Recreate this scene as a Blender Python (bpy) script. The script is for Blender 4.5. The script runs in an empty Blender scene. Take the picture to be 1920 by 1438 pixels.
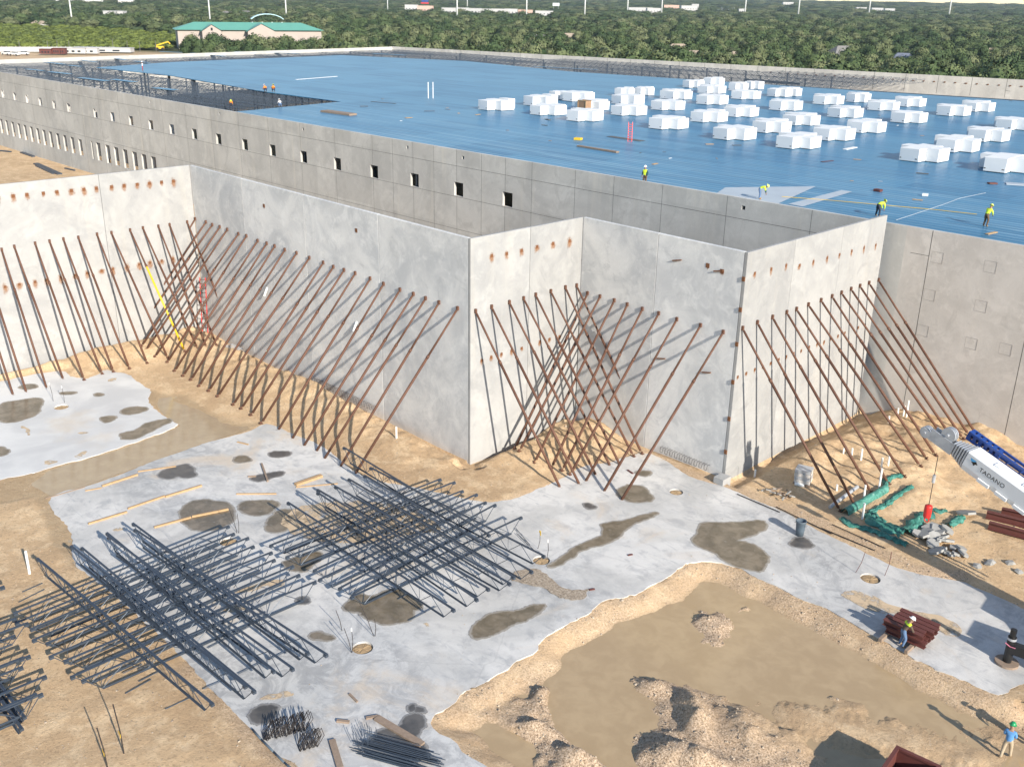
import bpy, bmesh, math, random
import numpy as np
from mathutils import Vector, Matrix, Euler, Quaternion

random.seed(7); np.random.seed(7)
scene = bpy.context.scene
COL = scene.collection

# ------------------------------------------------------------------ camera
H = 30.0
F = 1866.397
CX, CY = 960.0, 719.0
def cam_rows():
    pit, roll, yaw = math.radians(21.11635), math.radians(-1.02567), math.radians(45.85183)
    fw = np.array([-math.sin(yaw)*math.cos(pit), math.cos(yaw)*math.cos(pit), -math.sin(pit)])
    r = np.array([math.cos(yaw), math.sin(yaw), 0.0]); d = np.cross(fw, r)
    c, s = math.cos(roll), math.sin(roll)
    return c*r+s*d, -s*r+c*d, fw
RR, DD, FW = cam_rows()
cam_data = bpy.data.cameras.new('camera')
cam = bpy.data.objects.new('camera', cam_data); COL.objects.link(cam)
cam_data.sensor_width = 36.0; cam_data.sensor_fit = 'HORIZONTAL'
cam_data.lens = 36.0*F/1920.0
cam_data.clip_start = 0.5; cam_data.clip_end = 30000
mw = Matrix.Identity(4)
for i in range(3):
    mw[i][0] = RR[i]; mw[i][1] = -DD[i]; mw[i][2] = -FW[i]
mw.translation = (0, 0, H)
cam.matrix_world = mw
scene.camera = cam

# ------------------------------------------------------------------ light
SUN_D = Vector((-0.886, 0.192, -0.422)).normalized()
world = bpy.data.worlds.new('World'); scene.world = world
world.use_nodes = True
wn = world.node_tree; bg = wn.nodes['Background']
sky = wn.nodes.new('ShaderNodeTexSky'); sky.sky_type = 'NISHITA'; sky.sun_disc = False
sky.sun_elevation = math.radians(25); sky.sun_rotation = math.radians(102)
sky.altitude = 200; sky.air_density = 1.0; sky.dust_density = 0.1; sky.ozone_density = .6
wn.links.new(sky.outputs[0], bg.inputs[0]); bg.inputs[1].default_value = 0.092
sun_data = bpy.data.lights.new('sun', 'SUN'); sun_data.energy = 3.6; sun_data.angle = math.radians(0.5)
sun_data.color = (1.0, 0.925, 0.81)
sun = bpy.data.objects.new('sun', sun_data); COL.objects.link(sun)
sun.rotation_euler = SUN_D.to_track_quat('-Z', 'Y').to_euler()
sun.location = (60, -20, 80)
scene.view_settings.view_transform = 'Standard'
scene.view_settings.look = 'None'
scene.view_settings.exposure = 1.05
scene.view_settings.gamma = 1.0
scene.view_settings.use_curve_mapping = False

# ------------------------------------------------------------------ helpers
def ray(px, py):
    a, b = (px-CX)/F, (py-CY)/F
    return RR*a+DD*b+FW
def at(px, py, z=0.0):
    v = ray(px, py); t = (z-H)/v[2]
    return Vector((v[0]*t, v[1]*t, z))
def onx(px, py, X):
    v = ray(px, py); t = X/v[0]
    return Vector((X, v[1]*t, H+v[2]*t))
def ony(px, py, Y):
    v = ray(px, py); t = Y/v[1]
    return Vector((v[0]*t, Y, H+v[2]*t))
def proj(p):
    q = np.array([p[0], p[1], p[2]-H])
    w = FW@q
    return CX+F*(RR@q)/w, CY+F*(DD@q)/w, w
def crop(n, pts):
    """reading aid: points read off an enlarged sixth of the photograph"""
    ox, oy = {1:(0,0),2:(640,0),3:(1280,0),4:(0,480),5:(640,480),6:(1280,480),7:(0,958),8:(640,958),9:(1280,958)}[n]
    return [(ox+x/3.0, oy+y/3.0) for x, y in pts]

def lnk(name, data, parent=None):
    o = bpy.data.objects.new(name, data); COL.objects.link(o)
    if parent is not None: o.parent = parent
    return o
def tag(o, label, cat, group=None):
    o['label'] = label; o['category'] = cat
    if group: o['group'] = group
    return o
def thing(name, label, cat, loc=(0,0,0), group=None, rz=0.0):
    o = lnk(name, None); o.location = loc; o.rotation_euler = (0,0,rz)
    o.empty_display_size = 0.3
    return tag(o, label, cat, group)
def struct(o):
    o['kind'] = 'structure'; return o
def copy_tree(o, parent=None):
    c = o.copy(); COL.objects.link(c); c.parent = parent
    for ch in list(o.children): copy_tree(ch, c)
    return c

class MB:
    def __init__(s): s.v=[]; s.f=[]; s.m=[]; s.smooth=False
    def add(s, vs, fs, mi=0):
        n=len(s.v); s.v.extend([tuple(v) for v in vs])
        for f in fs: s.f.append(tuple(i+n for i in f)); s.m.append(mi)
    def box(s, c, size, R=None, mi=0):
        hx,hy,hz=[k/2 for k in size]; c=Vector(c)
        vs=[Vector((x,y,z)) for x in(-hx,hx) for y in(-hy,hy) for z in(-hz,hz)]
        if R is not None: vs=[R@v for v in vs]
        s.add([v+c for v in vs],[(0,1,3,2),(4,6,7,5),(0,4,5,1),(2,3,7,6),(0,2,6,4),(1,5,7,3)],mi)
    def beam(s,p,q,w,h,mi=0,up=(0,0,1)):
        p=Vector(p);q=Vector(q);d=(q-p);L=d.length
        if L<1e-6:return
        d/=L; u=Vector(up); a=d.cross(u)
        if a.length<1e-3: a=d.cross(Vector((1,0,0)))
        a.normalize(); b=a.cross(d)
        R=Matrix((d,a,b)).transposed()
        s.box((p+q)/2,(L,w,h),R,mi)
    def tube(s,p,q,r,n=6,mi=0,r2=None,cap=True):
        p=Vector(p);q=Vector(q);d=(q-p)
        if d.length<1e-6:return
        d.normalize(); a=d.cross(Vector((0,0,1)))
        if a.length<1e-3: a=d.cross(Vector((1,0,0)))
        a.normalize(); b=a.cross(d); r2=r if r2 is None else r2
        vs=[]
        for P_,rr in((p,r),(q,r2)):
            for k in range(n):
                t=2*math.pi*k/n; vs.append(P_+a*(rr*math.cos(t))+b*(rr*math.sin(t)))
        fs=[(k,k+n,(k+1)%n+n,(k+1)%n) for k in range(n)]
        if cap: fs+= [tuple(range(n)),tuple(range(2*n-1,n-1,-1))]
        s.add(vs,fs,mi)
    def path(s,pts,r,n=6,mi=0):
        for a,b in zip(pts[:-1],pts[1:]): s.tube(a,b,r,n,mi)
    def prism(s,poly,z0,z1,mi=0):
        n=len(poly)
        s.add([(x,y,z0) for x,y in poly]+[(x,y,z1) for x,y in poly],
              [(i,(i+1)%n,(i+1)%n+n,i+n) for i in range(n)]+[tuple(range(n-1,-1,-1)),tuple(range(n,2*n))],mi)
    def sphere(s,c,r,n=10,m=7,mi=0,R=None):
        c=Vector(c); r=r if hasattr(r,'__len__') else (r,r,r); vs=[]
        for j in range(m+1):
            t=math.pi*j/m
            for i in range(n):
                p=2*math.pi*i/n
                v=Vector((r[0]*math.sin(t)*math.cos(p),r[1]*math.sin(t)*math.sin(p),r[2]*math.cos(t)))
                vs.append(c+(R@v if R is not None else v))
        s.add(vs,[(j*n+i,(j+1)*n+i,(j+1)*n+(i+1)%n,j*n+(i+1)%n) for j in range(m) for i in range(n)],mi)
    def rock(s,c,r,mi=0,sq=(1,1,.7),rnd=random):
        # irregular low stone
        c=Vector(c); vs=[]
        e=Euler((rnd.random()*6,rnd.random()*6,rnd.random()*6)).to_matrix()
        for v in ICO_V:
            k=r*(0.7+0.55*rnd.random()); w=e@Vector(v); vs.append(c+Vector((w.x*k*sq[0],w.y*k*sq[1],w.z*k*sq[2])))
        s.add(vs,ICO_F,mi)
    def build(s,name,mats,parent=None,origin=(0,0,0),smooth=None):
        me=bpy.data.meshes.new(name); o=Vector(origin)
        me.from_pydata([(v[0]-o[0],v[1]-o[1],v[2]-o[2]) for v in s.v],[],s.f)
        if not isinstance(mats,(list,tuple)): mats=[mats]
        for m in mats: me.materials.append(m)
        if len(mats)>1: me.polygons.foreach_set('material_index',s.m)
        sm=s.smooth if smooth is None else smooth
        if sm: me.polygons.foreach_set('use_smooth',[True]*len(me.polygons))
        me.update()
        return lnk(name,me,parent)
t_=(1+5**.5)/2
ICO_V=[Vector(v).normalized() for v in((-1,t_,0),(1,t_,0),(-1,-t_,0),(1,-t_,0),(0,-1,t_),(0,1,t_),(0,-1,-t_),(0,1,-t_),(t_,0,-1),(t_,0,1),(-t_,0,-1),(-t_,0,1))]
ICO_F=[(0,11,5),(0,5,1),(0,1,7),(0,7,10),(0,10,11),(1,5,9),(5,11,4),(11,10,2),(10,7,6),(7,1,8),(3,9,4),(3,4,2),(3,2,6),(3,6,8),(3,8,9),(4,9,5),(2,4,11),(6,2,10),(8,6,7),(9,8,1)]

def wpoly(pts,z=0.0): return [tuple(at(x,y,z)[:2]) for x,y in pts]
def chaikin(poly,n=2,closed=True):
    for _ in range(n):
        o=[];L=len(poly)
        for i in range(L if closed else L-1):
            a=poly[i];b=poly[(i+1)%L]
            o+=[(a[0]*.75+b[0]*.25,a[1]*.75+b[1]*.25),(a[0]*.25+b[0]*.75,a[1]*.25+b[1]*.75)]
        poly=o if closed else [poly[0]]+o+[poly[-1]]
    return poly
def roughen(poly,step=.25,amp=.05,rnd=random):
    o=[];L=len(poly)
    for i in range(L):
        a=poly[i];b=poly[(i+1)%L];d=math.hypot(b[0]-a[0],b[1]-a[1]);n=min(400,max(1,int(d/step)))
        for k in range(n):
            t=k/n;o.append((a[0]+(b[0]-a[0])*t+rnd.uniform(-amp,amp),a[1]+(b[1]-a[1])*t+rnd.uniform(-amp,amp)))
    return o
def flat(name,poly,z,m,thick=0.0,holes=()):
    """polygon sheet (optionally with thickness and holes) as one mesh"""
    bm=bmesh.new(); edges=[]
    for lp in [poly]+list(holes):
        vs=[bm.verts.new((x,y,z)) for x,y in lp]
        edges+=[bm.edges.new((vs[i],vs[(i+1)%len(vs)])) for i in range(len(vs))]
    bmesh.ops.triangle_fill(bm,use_beauty=True,use_dissolve=False,edges=edges)
    bmesh.ops.recalc_face_normals(bm,faces=bm.faces)
    for f in bm.faces:
        if f.normal.z<0: f.normal_flip()
    if thick:
        be=[e for e in bm.edges if e.is_boundary]
        r=bmesh.ops.extrude_edge_only(bm,edges=be)
        for v in [g for g in r['geom'] if isinstance(g,bmesh.types.BMVert)]: v.co.z-=thick
    me=bpy.data.meshes.new(name); bm.to_mesh(me); bm.free(); me.materials.append(m)
    return lnk(name,me)

# ------------------------------------------------------------------ materials
class NT:
    def __init__(s,name):
        s.m=bpy.data.materials.new(name); s.m.use_nodes=True; s.t=s.m.node_tree
        s.b=s.t.nodes['Principled BSDF']; s.out=s.t.nodes['Material Output']
        s._c=None
    def n(s,ty,**kw):
        x=s.t.nodes.new('ShaderNode'+ty)
        for k,v in kw.items(): setattr(x,k,v)
        return x
    def l(s,a,b): s.t.links.new(a,b)
    def val(s,sock,v):
        if hasattr(v,'is_output'): s.l(v,sock)
        else:
            if isinstance(v,(tuple,list)) and len(v)==3 and sock.type=='RGBA': v=(*v,1)
            sock.default_value=v
    def coord(s,kind='Object',rand=False,scale=None):
        tc=s.n('TexCoord'); o=tc.outputs[kind]
        if rand:
            oi=s.n('ObjectInfo'); mu=s.n('Math',operation='MULTIPLY'); s.l(oi.outputs['Random'],mu.inputs[0]); mu.inputs[1].default_value=300
            ad=s.n('VectorMath',operation='ADD'); s.l(o,ad.inputs[0]); s.l(mu.outputs[0],ad.inputs[1]); o=ad.outputs[0]
        if scale:
            mp=s.n('Mapping'); s.l(o,mp.inputs[0]); mp.inputs['Scale'].default_value=scale; o=mp.outputs[0]
        return o
    def pos(s): return s.n('NewGeometry').outputs['Position']
    def noise(s,vec,scale,detail=5,rough=.55,dist=0,out=0):
        x=s.n('TexNoise'); s.l(vec,x.inputs['Vector']); x.inputs['Scale'].default_value=scale; x.inputs['Detail'].default_value=detail
        x.inputs['Roughness'].default_value=rough; x.inputs['Distortion'].default_value=dist
        return x.outputs[out]
    def ramp(s,fac,stops,interp='LINEAR'):
        x=s.n('ValToRGB'); s.l(fac,x.inputs[0]); cr=x.color_ramp; cr.interpolation=interp
        while len(cr.elements)<len(stops): cr.elements.new(.5)
        for e,(p,c) in zip(cr.elements,stops):
            e.position=p; e.color=(*c,1) if len(c)==3 else c
        return x.outputs[0]
    def step(s,fac,a,b):
        x=s.n('MapRange'); x.interpolation_type='SMOOTHSTEP'; s.l(fac,x.inputs[0]); x.inputs[1].default_value=a; x.inputs[2].default_value=b
        return x.outputs[0]
    def mix(s,f,a,b,mode='MIX'):
        x=s.n('Mix',data_type='RGBA',blend_type=mode); s.val(x.inputs[0],f); s.val(x.inputs[6],a); s.val(x.inputs[7],b); return x.outputs[2]
    def math(s,op,a,b=0.0):
        x=s.n('Math',operation=op); s.val(x.inputs[0],a); s.val(x.inputs[1],b); return x.outputs[0]
    def bump(s,h,strength=.3,dist=.02):
        x=s.n('Bump'); s.l(h,x.inputs['Height']); x.inputs['Strength'].default_value=strength; x.inputs['Distance'].default_value=dist
        s.l(x.outputs[0],s.b.inputs['Normal'])
    def set(s,color=None,rough=None,metal=None,spec=None):
        if color is not None: s.val(s.b.inputs['Base Color'],color)
        if rough is not None: s.val(s.b.inputs['Roughness'],rough)
        if metal is not None: s.b.inputs['Metallic'].default_value=metal
        if spec is not None: s.b.inputs['Specular IOR Level'].default_value=spec
        return s.m

def m_plain(name,c,rough=.7,metal=0,var=.18,scale=3,rand=True):
    k=NT(name); v=k.coord('Object',rand); n=k.noise(v,scale,4)
    a=tuple(x*(1-var) for x in c); b=tuple(min(1,x*(1+var)) for x in c)
    return k.set(k.mix(n,a,b),rough,metal)

def m_concrete(name,light,dark,stain,streak=.5,joints=None,blotch=.16,cells=None):
    k=NT(name); v=k.coord('Object',True)
    n1=k.noise(v,blotch,9,.66,1.1); n2=k.noise(v,blotch*4,8,.68,.6); n5=k.noise(v,blotch*2.2,7,.7,1.5)
    mp=k.n('Mapping'); k.l(v,mp.inputs[0]); mp.inputs['Scale'].default_value=(.9,.9,.05)
    n3=k.noise(mp.outputs[0],1.0,4,.6)
    c=k.mix(k.step(n1,.36,.66),dark,light)
    c=k.mix(k.math('MULTIPLY',k.step(n2,.46,.70),.6),c,tuple(min(1,x*1.14) for x in light))
    c=k.mix(k.math('MULTIPLY',k.step(n5,.52,.68),.55),c,tuple(x*.86 for x in dark))
    sc=k.n('Mapping'); k.l(v,sc.inputs[0]); sc.inputs['Scale'].default_value=(.5,.5,.5); sc.inputs['Rotation'].default_value=(.5,.7,.3)
    wv=k.noise(sc.outputs[0],.9,10,.78,2.5); c=k.mix(k.math('MULTIPLY',k.step(wv,.58,.64),.28),c,tuple(min(1,x*1.25) for x in light))
    c=k.mix(k.math('MULTIPLY',k.step(n3,.52,.75),streak),c,stain)
    if cells:
        po=k.n('SeparateXYZ'); k.l(k.coord('Object'),po.inputs[0]); cb_=k.n('CombineXYZ'); k.l(k.math('FLOOR',k.math('DIVIDE',po.outputs[0],cells)),cb_.inputs[0]); k.l(k.math('FLOOR',k.math('DIVIDE',k.math('ADD',po.outputs[2],.15),3.4)),cb_.inputs[2])
        w_=k.n('TexWhiteNoise'); k.l(cb_.outputs[0],w_.inputs['Vector']); c=k.mix(k.math('MULTIPLY',w_.outputs[0],.4),c,tuple(x*.8 for x in dark))
    fine=k.noise(v,9,5,.7); c=k.mix(k.math('MULTIPLY',fine,.22),c,tuple(x*.55 for x in dark))
    oi=k.n('ObjectInfo'); hv=k.n('HueSaturation'); k.l(c,hv.inputs['Color'])
    mr=k.n('MapRange'); k.l(oi.outputs['Random'],mr.inputs[0]); mr.inputs[3].default_value=.87; mr.inputs[4].default_value=1.05
    k.l(mr.outputs[0],hv.inputs['Value'])
    k.bump(k.noise(v,3,8,.65),.12,.03)
    return k.set(hv.outputs[0],.85)

M={}
M['panel']=m_concrete('sun_side_concrete_darkened',(.41,.405,.395),(.325,.325,.325),(.47,.435,.38),.3)  # same concrete, darkened so the sun-facing panels do not burn out
M['panel_shade_lifted']=m_concrete('shade_side_concrete_lifted',(.72,.71,.69),(.52,.525,.53),(.62,.61,.59),.25,blotch=.2)  # same concrete, lightened to lift the panels the sun only grazes
M['wallc']=m_concrete('building_concrete',(.63,.615,.58),(.49,.48,.455),(.70,.66,.58),.55,blotch=.13,cells=3.78)
M['wallp']=m_concrete('pinkish_concrete',(.64,.60,.56),(.54,.505,.47),(.62,.60,.57),.35,blotch=.25)
M['dark']=m_plain('dark_joint',(.12,.115,.105),.9)
M['rust']=m_plain('rusty_pipe',(.125,.058,.036),.7,.1,.5,5)
M['rust_plate']=m_plain('rust_plate',(.16,.065,.025),.85,0,.4,9)
M['yellow']=m_plain('yellow_paint',(.75,.48,.03),.5)
M['steel']=m_plain('primed_joist_steel',(.062,.080,.108),.45,.3,.3,2)
M['redsteel']=m_plain('red_oxide_steel',(.13,.042,.035),.6,.1,.25,2)
M['white']=m_plain('white_plastic',(.78,.78,.76),.45,0,.06)
M['cranewhite']=m_plain('crane_white_paint',(.74,.75,.76),.3,0,.08,1.5)
M['craneblue']=m_plain('crane_blue_paint',(.016,.055,.24),.35,0,.2)
M['galv']=m_plain('galvanised_metal',(.50,.52,.55),.42,.4,.2,6)
M['black']=m_plain('black_paint',(.015,.015,.016),.4)
M['rubber']=m_plain('rubber',(.02,.02,.02),.85)
M['wood']=m_plain('lumber',(.44,.29,.155),.8,0,.3,6)
M['woodold']=m_plain('old_lumber',(.27,.2,.15),.85,0,.3,6)
k=NT('green_filter_fabric'); v=k.coord('Object'); M['green_tarp']=k.set(k.ramp(k.noise(v,4,6,.7,.6),[(.3,(.015,.07,.055)),(.5,(.05,.21,.165)),(.62,(.10,.30,.24)),(.72,(.35,.46,.42))]),.6)
M['rubble']=m_plain('broken_concrete',(.33,.325,.31),.9,0,.3,3)
M['bin']=m_plain('bin_plastic',(.09,.12,.15),.5)
M['red']=m_plain('red_paint',(.6,.03,.025),.4)
M['orange']=m_plain('orange_mesh',(.8,.2,.05),.6)
M['rebar']=m_plain('rebar_steel',(.05,.042,.04),.7,.4,.4,6)
M['glass']=m_plain('dark_glass',(.02,.03,.04),.1)
M['hole']=m_plain('hole_soil',(.36,.25,.14),.95,0,.3,4)

k=NT('white_foam'); v=k.coord('Object',True); n=k.noise(v,1.2,3)
M['foam']=k.set(k.mix(n,(.68,.69,.70),(.77,.77,.77)),.6)

# slab
k=NT('slab_concrete'); v=k.pos()
n1=k.noise(v,.16,8,.62,.7); n2=k.noise(v,.9,7,.66,.4); n3=k.noise(v,.07,5,.5); n4=k.noise(v,14,4,.7)
c=k.mix(k.step(n1,.38,.60),(.54,.525,.50),(.74,.715,.68))
c=k.mix(k.math('MULTIPLY',k.step(n2,.49,.68),.6),c,(.37,.37,.375))
br=k.n('Mapping'); k.l(v,br.inputs[0]); br.inputs['Scale'].default_value=(.35,1.6,1); br.inputs['Rotation'].default_value=(0,0,.5); n6=k.noise(br.outputs[0],1.1,9,.75,1.2); c=k.mix(k.math('MULTIPLY',k.step(n6,.54,.68),.6),c,(.31,.325,.345))
c=k.mix(k.math('MULTIPLY',k.step(k.noise(v,.055,7,.62,.8),.47,.60),.6),c,k.mix(k.step(k.noise(v,.6,10,.78,1.4),.42,.58),(.25,.258,.275),(.56,.56,.555)))
tan=k.math('MULTIPLY',k.step(k.noise(v,.15,8,.66,.9),.53,.70),.7)
c=k.mix(tan,c,(.66,.54,.41))
c=k.mix(k.math('MULTIPLY',n4,.30),c,(.2,.2,.2))
vor=k.n('TexVoronoi',feature='DISTANCE_TO_EDGE'); k.l(k.mix(.25,v,k.noise(v,.8,4,.6,0,1),'ADD'),vor.inputs['Vector']); vor.inputs['Scale'].default_value=.085
crk=k.math('SUBTRACT',1,k.step(vor.outputs['Distance'],.0,.006)); c=k.mix(k.math('MULTIPLY',crk,.12),c,(.12,.12,.12))
k.bump(k.noise(v,5,6,.6),.08,.02)
M['slab']=k.set(c,.7)
k=NT('slab_concrete_pale'); v=k.pos()
c=k.mix(k.step(k.noise(v,.2,7,.6,.5),.35,.65),(.54,.535,.53),(.70,.69,.67))
c=k.mix(k.math('MULTIPLY',k.step(k.noise(v,.15,5,.6),.55,.75),.6),c,(.58,.48,.36))
c=k.mix(k.math('MULTIPLY',k.noise(v,12,4,.7),.15),c,(.25,.25,.25))
M['slab2']=k.set(c,.7)

# puddles
def m_puddle(name,a,b,rough=.12,alpha_edge=False):
    k=NT(name); v=k.pos(); c=k.mix(k.step(k.noise(v,1.1,6,.6,.4),.35,.68),a,b)
    k.bump(k.noise(v,2.5,3),.02,.01)
    if alpha_edge:
        e=k.n('Attribute',attribute_name='edge').outputs['Fac']; nz=k.noise(v,2.2,7,.72)
        s_=k.math('ADD',e,k.math('MULTIPLY',k.math('SUBTRACT',nz,.5),1.3)); c=k.mix(k.step(s_,.35,.8),alpha_edge,c)
        k.l(k.step(s_,.12,.34),k.b.inputs['Alpha'])
    return k.set(c,rough)
M['puddle']=m_puddle('wet_silt_puddle',(.13,.105,.07),(.235,.19,.135),.22,(.33,.30,.26))
M['puddle_dark']=m_puddle('dark_wet_patch',(.075,.072,.07),(.13,.12,.11),.3,(.26,.25,.24))
k=NT('dry_sand'); v=k.pos(); k.set(k.mix(k.noise(v,3,5),(.47,.35,.23),(.64,.50,.34)),.95); k.l(k.step(k.noise(v,1.3,7,.7),.36,.56),k.b.inputs['Alpha']); M['sand']=k.m
M['water']=m_puddle('muddy_water',(.395,.285,.165),(.45,.33,.195),.14)
M['water2']=m_puddle('trench_water',(.36,.275,.18),(.41,.32,.21),.1)

# ground
k=NT('site_dirt'); v=k.pos()
n1=k.noise(v,.09,8,.6,.5); n2=k.noise(v,.7,8,.68,.3); n3=k.noise(v,6,6,.75)
c=k.mix(k.step(n1,.36,.64),(.64,.455,.275),(.50,.345,.205))
c=k.mix(k.math('MULTIPLY',k.step(n2,.46,.62),.65),c,(.74,.56,.36))
peb=k.n('TexVoronoi'); k.l(v,peb.inputs['Vector']); peb.inputs['Scale'].default_value=5.5; pbm=k.math('MULTIPLY',k.math('LESS_THAN',peb.outputs['Distance'],.16),k.step(k.noise(v,.9,4),.5,.6)); c=k.mix(k.math('MULTIPLY',pbm,.6),c,(.74,.63,.48))
c=k.mix(k.math('MULTIPLY',k.step(n3,.50,.66),.6),c,(.29,.20,.125))
at_g=k.n('Attribute',attribute_name='gravel'); gv=k.noise(v,11,3,.85)
gc=k.ramp(gv,[(.36,(.18,.125,.08)),(.5,(.50,.365,.25)),(.64,(.72,.56,.41))])
c=k.mix(at_g.outputs['Fac'],c,gc)
at_w=k.n('Attribute',attribute_name='wet'); c=k.mix(at_w.outputs['Fac'],c,(.36,.265,.165))
at_f=k.n('Attribute',attribute_name='far'); gr=k.mix(k.step(k.noise(v,.02,6,.6),.4,.62),(.035,.05,.02),(.085,.09,.04))
c=k.mix(at_f.outputs['Fac'],c,gr)
k.bump(k.math('ADD',k.noise(v,4,8,.7),k.math('MULTIPLY',k.noise(v,14,4,.8),.8)),.8,.09)
M['dirt']=k.set(c,.95,None,.2)

# roof deck
k=NT('blue_roof_deck'); v=k.pos(); sp=k.n('SeparateXYZ'); k.l(v,sp.inputs[0])
rot=k.n('VectorRotate',rotation_type='Z_AXIS'); k.l(v,rot.inputs['Vector']); rot.inputs['Angle'].default_value=math.radians(-3)
sp=k.n('SeparateXYZ'); k.l(rot.outputs[0],sp.inputs[0])
cell=k.n('CombineXYZ'); k.l(k.math('FLOOR',k.math('DIVIDE',sp.outputs[0],9.3)),cell.inputs[0]); k.l(k.math('FLOOR',k.math('DIVIDE',sp.outputs[1],5.4)),cell.inputs[1])
wnz=k.n('TexWhiteNoise'); k.l(cell.outputs[0],wnz.inputs['Vector'])
cell2=k.n('CombineXYZ'); k.l(k.math('FLOOR',k.math('DIVIDE',sp.outputs[0],9.3)),cell2.inputs[0]); k.l(k.math('FLOOR',k.math('DIVIDE',sp.outputs[1],.9)),cell2.inputs[1])
wn2=k.n('TexWhiteNoise'); k.l(cell2.outputs[0],wn2.inputs['Vector'])
c=k.mix(wnz.outputs[0],(.024,.125,.235),(.07,.205,.325))  # random tone per sheet, its contrast raised to paint in sheen
c=k.mix(k.math('MULTIPLY',wn2.outputs[0],.6),c,(.07,.235,.39))
mp=k.n('Mapping'); k.l(v,mp.inputs[0]); mp.inputs['Scale'].default_value=(.035,1.1,1)
dust=k.math('MULTIPLY',k.step(k.noise(mp.outputs[0],1,8,.74,.5),.47,.62),.95)
near=k.step(sp.outputs[1],118,72)
c=k.mix(k.math('MULTIPLY',dust,k.math('MULTIPLY',near,.62)),c,(.26,.40,.50))
wv=k.math('SINE',k.math('MULTIPLY',sp.outputs[1],2*math.pi/.9))
c=k.mix(k.math('MULTIPLY',k.step(wv,.5,1.0),.6),c,(.02,.08,.2))
k.bump(wv,.25,.03)
M['deck']=k.set(c,.34,0,.09)
M['deckbare']=m_plain('dusty_deck_sheet',(.42,.46,.50),.5,0,.15,.5,False)

# foliage
def m_leaf(name,a,b,c3):
    k=NT(name); oi=k.n('ObjectInfo'); v=k.coord('Object'); 
    c=k.ramp(oi.outputs['Random'],[(0,a),(.5,b),(1,c3)])
    n=k.noise(v,.55,3,.6); c=k.mix(k.step(n,.3,.7),k.mix(.35,c,(.02,.035,.016)),k.mix(.18,c,(.2,.23,.1)))
    k.set(c,.8,None,.2); return k.m
M['leaf']=m_leaf('tree_leaves',(.036,.072,.030),(.085,.125,.048),(.19,.205,.105))
M['scrub']=m_leaf('scrub_leaves',(.15,.19,.035),(.19,.23,.045),(.13,.17,.05))
M['bark']=m_plain('bark',(.12,.09,.065),.9)
# ------------------------------------------------------------------ ground layout (read off the photograph, laid on z=0)
SL_TOP=[(88,935),(120,920),(160,913),(233,887),(290,863),(350,843),(377,833),(423,820),(473,808),(493,793),(520,799),(547,813),(600,833),(633,857),(665,886),(720,905),(790,915),(870,935),(917,943),(973,933),(1007,917),(1057,897),(1090,873),(1140,868),(1173,857),(1213,846),(1245,862),(1273,880),(1290,893),(1330,905),(1363,913),(1413,937),(1467,957),(1540,998),(1613,1031),(1677,1064),(1747,1081),(1800,1088),(1853,1111),(1920,1141),(2080,1215),(2060,1330),(1960,1300),(1919,1275)]
SL_PIT=[(1880,1305),(1847,1295),(1800,1272),(1740,1248),(1690,1221),(1630,1185),(1593,1165),(1547,1138),(1497,1121),(1460,1098),(1423,1085),(1390,1065),(1340,1051),(1307,1051),(1280,1058),(1243,1091),(1217,1095),(1200,1111),(1160,1121),(1133,1125),(1110,1140),(1107,1148),(1033,1185),(1010,1205),(1007,1221),(973,1235),(960,1248),(890,1291),(863,1298),(853,1321),(820,1335),(807,1351),(813,1371),(853,1388),(873,1415),(917,1435),(945,1470)]
SL_BOT=[(930,1520),(600,1490),(563,1438),(513,1411),(477,1375),(433,1328),(397,1295),(367,1258),(350,1241),(300,1190),(247,1145),(190,1095),(133,1055),(138,1020),(130,988),(100,961)]
slab1=wpoly(SL_TOP+SL_PIT+SL_BOT)
S2=[(0,716),(47,705),(80,699),(122,694),(130,706),(160,710),(185,702),(197,692),(213,698),(240,700),(263,720),(287,733),(275,750),(293,770),(317,787),(338,797),(293,815),(227,838),(167,858),(110,871),(60,888),(0,898),(-90,925),(-200,900),(-200,760),(-60,722)]
slab2=wpoly(S2)
pit=wpoly(SL_PIT+[(1000,1560),(1500,1800),(2300,1700),(2100,1420),(1950,1330)])
trench=wpoly([(500,790),(440,790),(390,770),(350,740),(300,735),(265,725),(275,752),(318,785),(338,797),(227,838),(110,871),(60,888),(-10,902),(-20,950),(60,935),(80,975),(95,1020),(130,1060),(160,1060),(150,1015),(112,960),(95,935),(160,913),(290,863),(423,820)])
trench_deep=wpoly([(470,803),(430,800),(400,790),(345,760),(305,748),(300,770),(345,800),(300,818),(230,845),(115,880),(70,905),(100,925),(235,880),(300,856),(423,814)])

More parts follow.
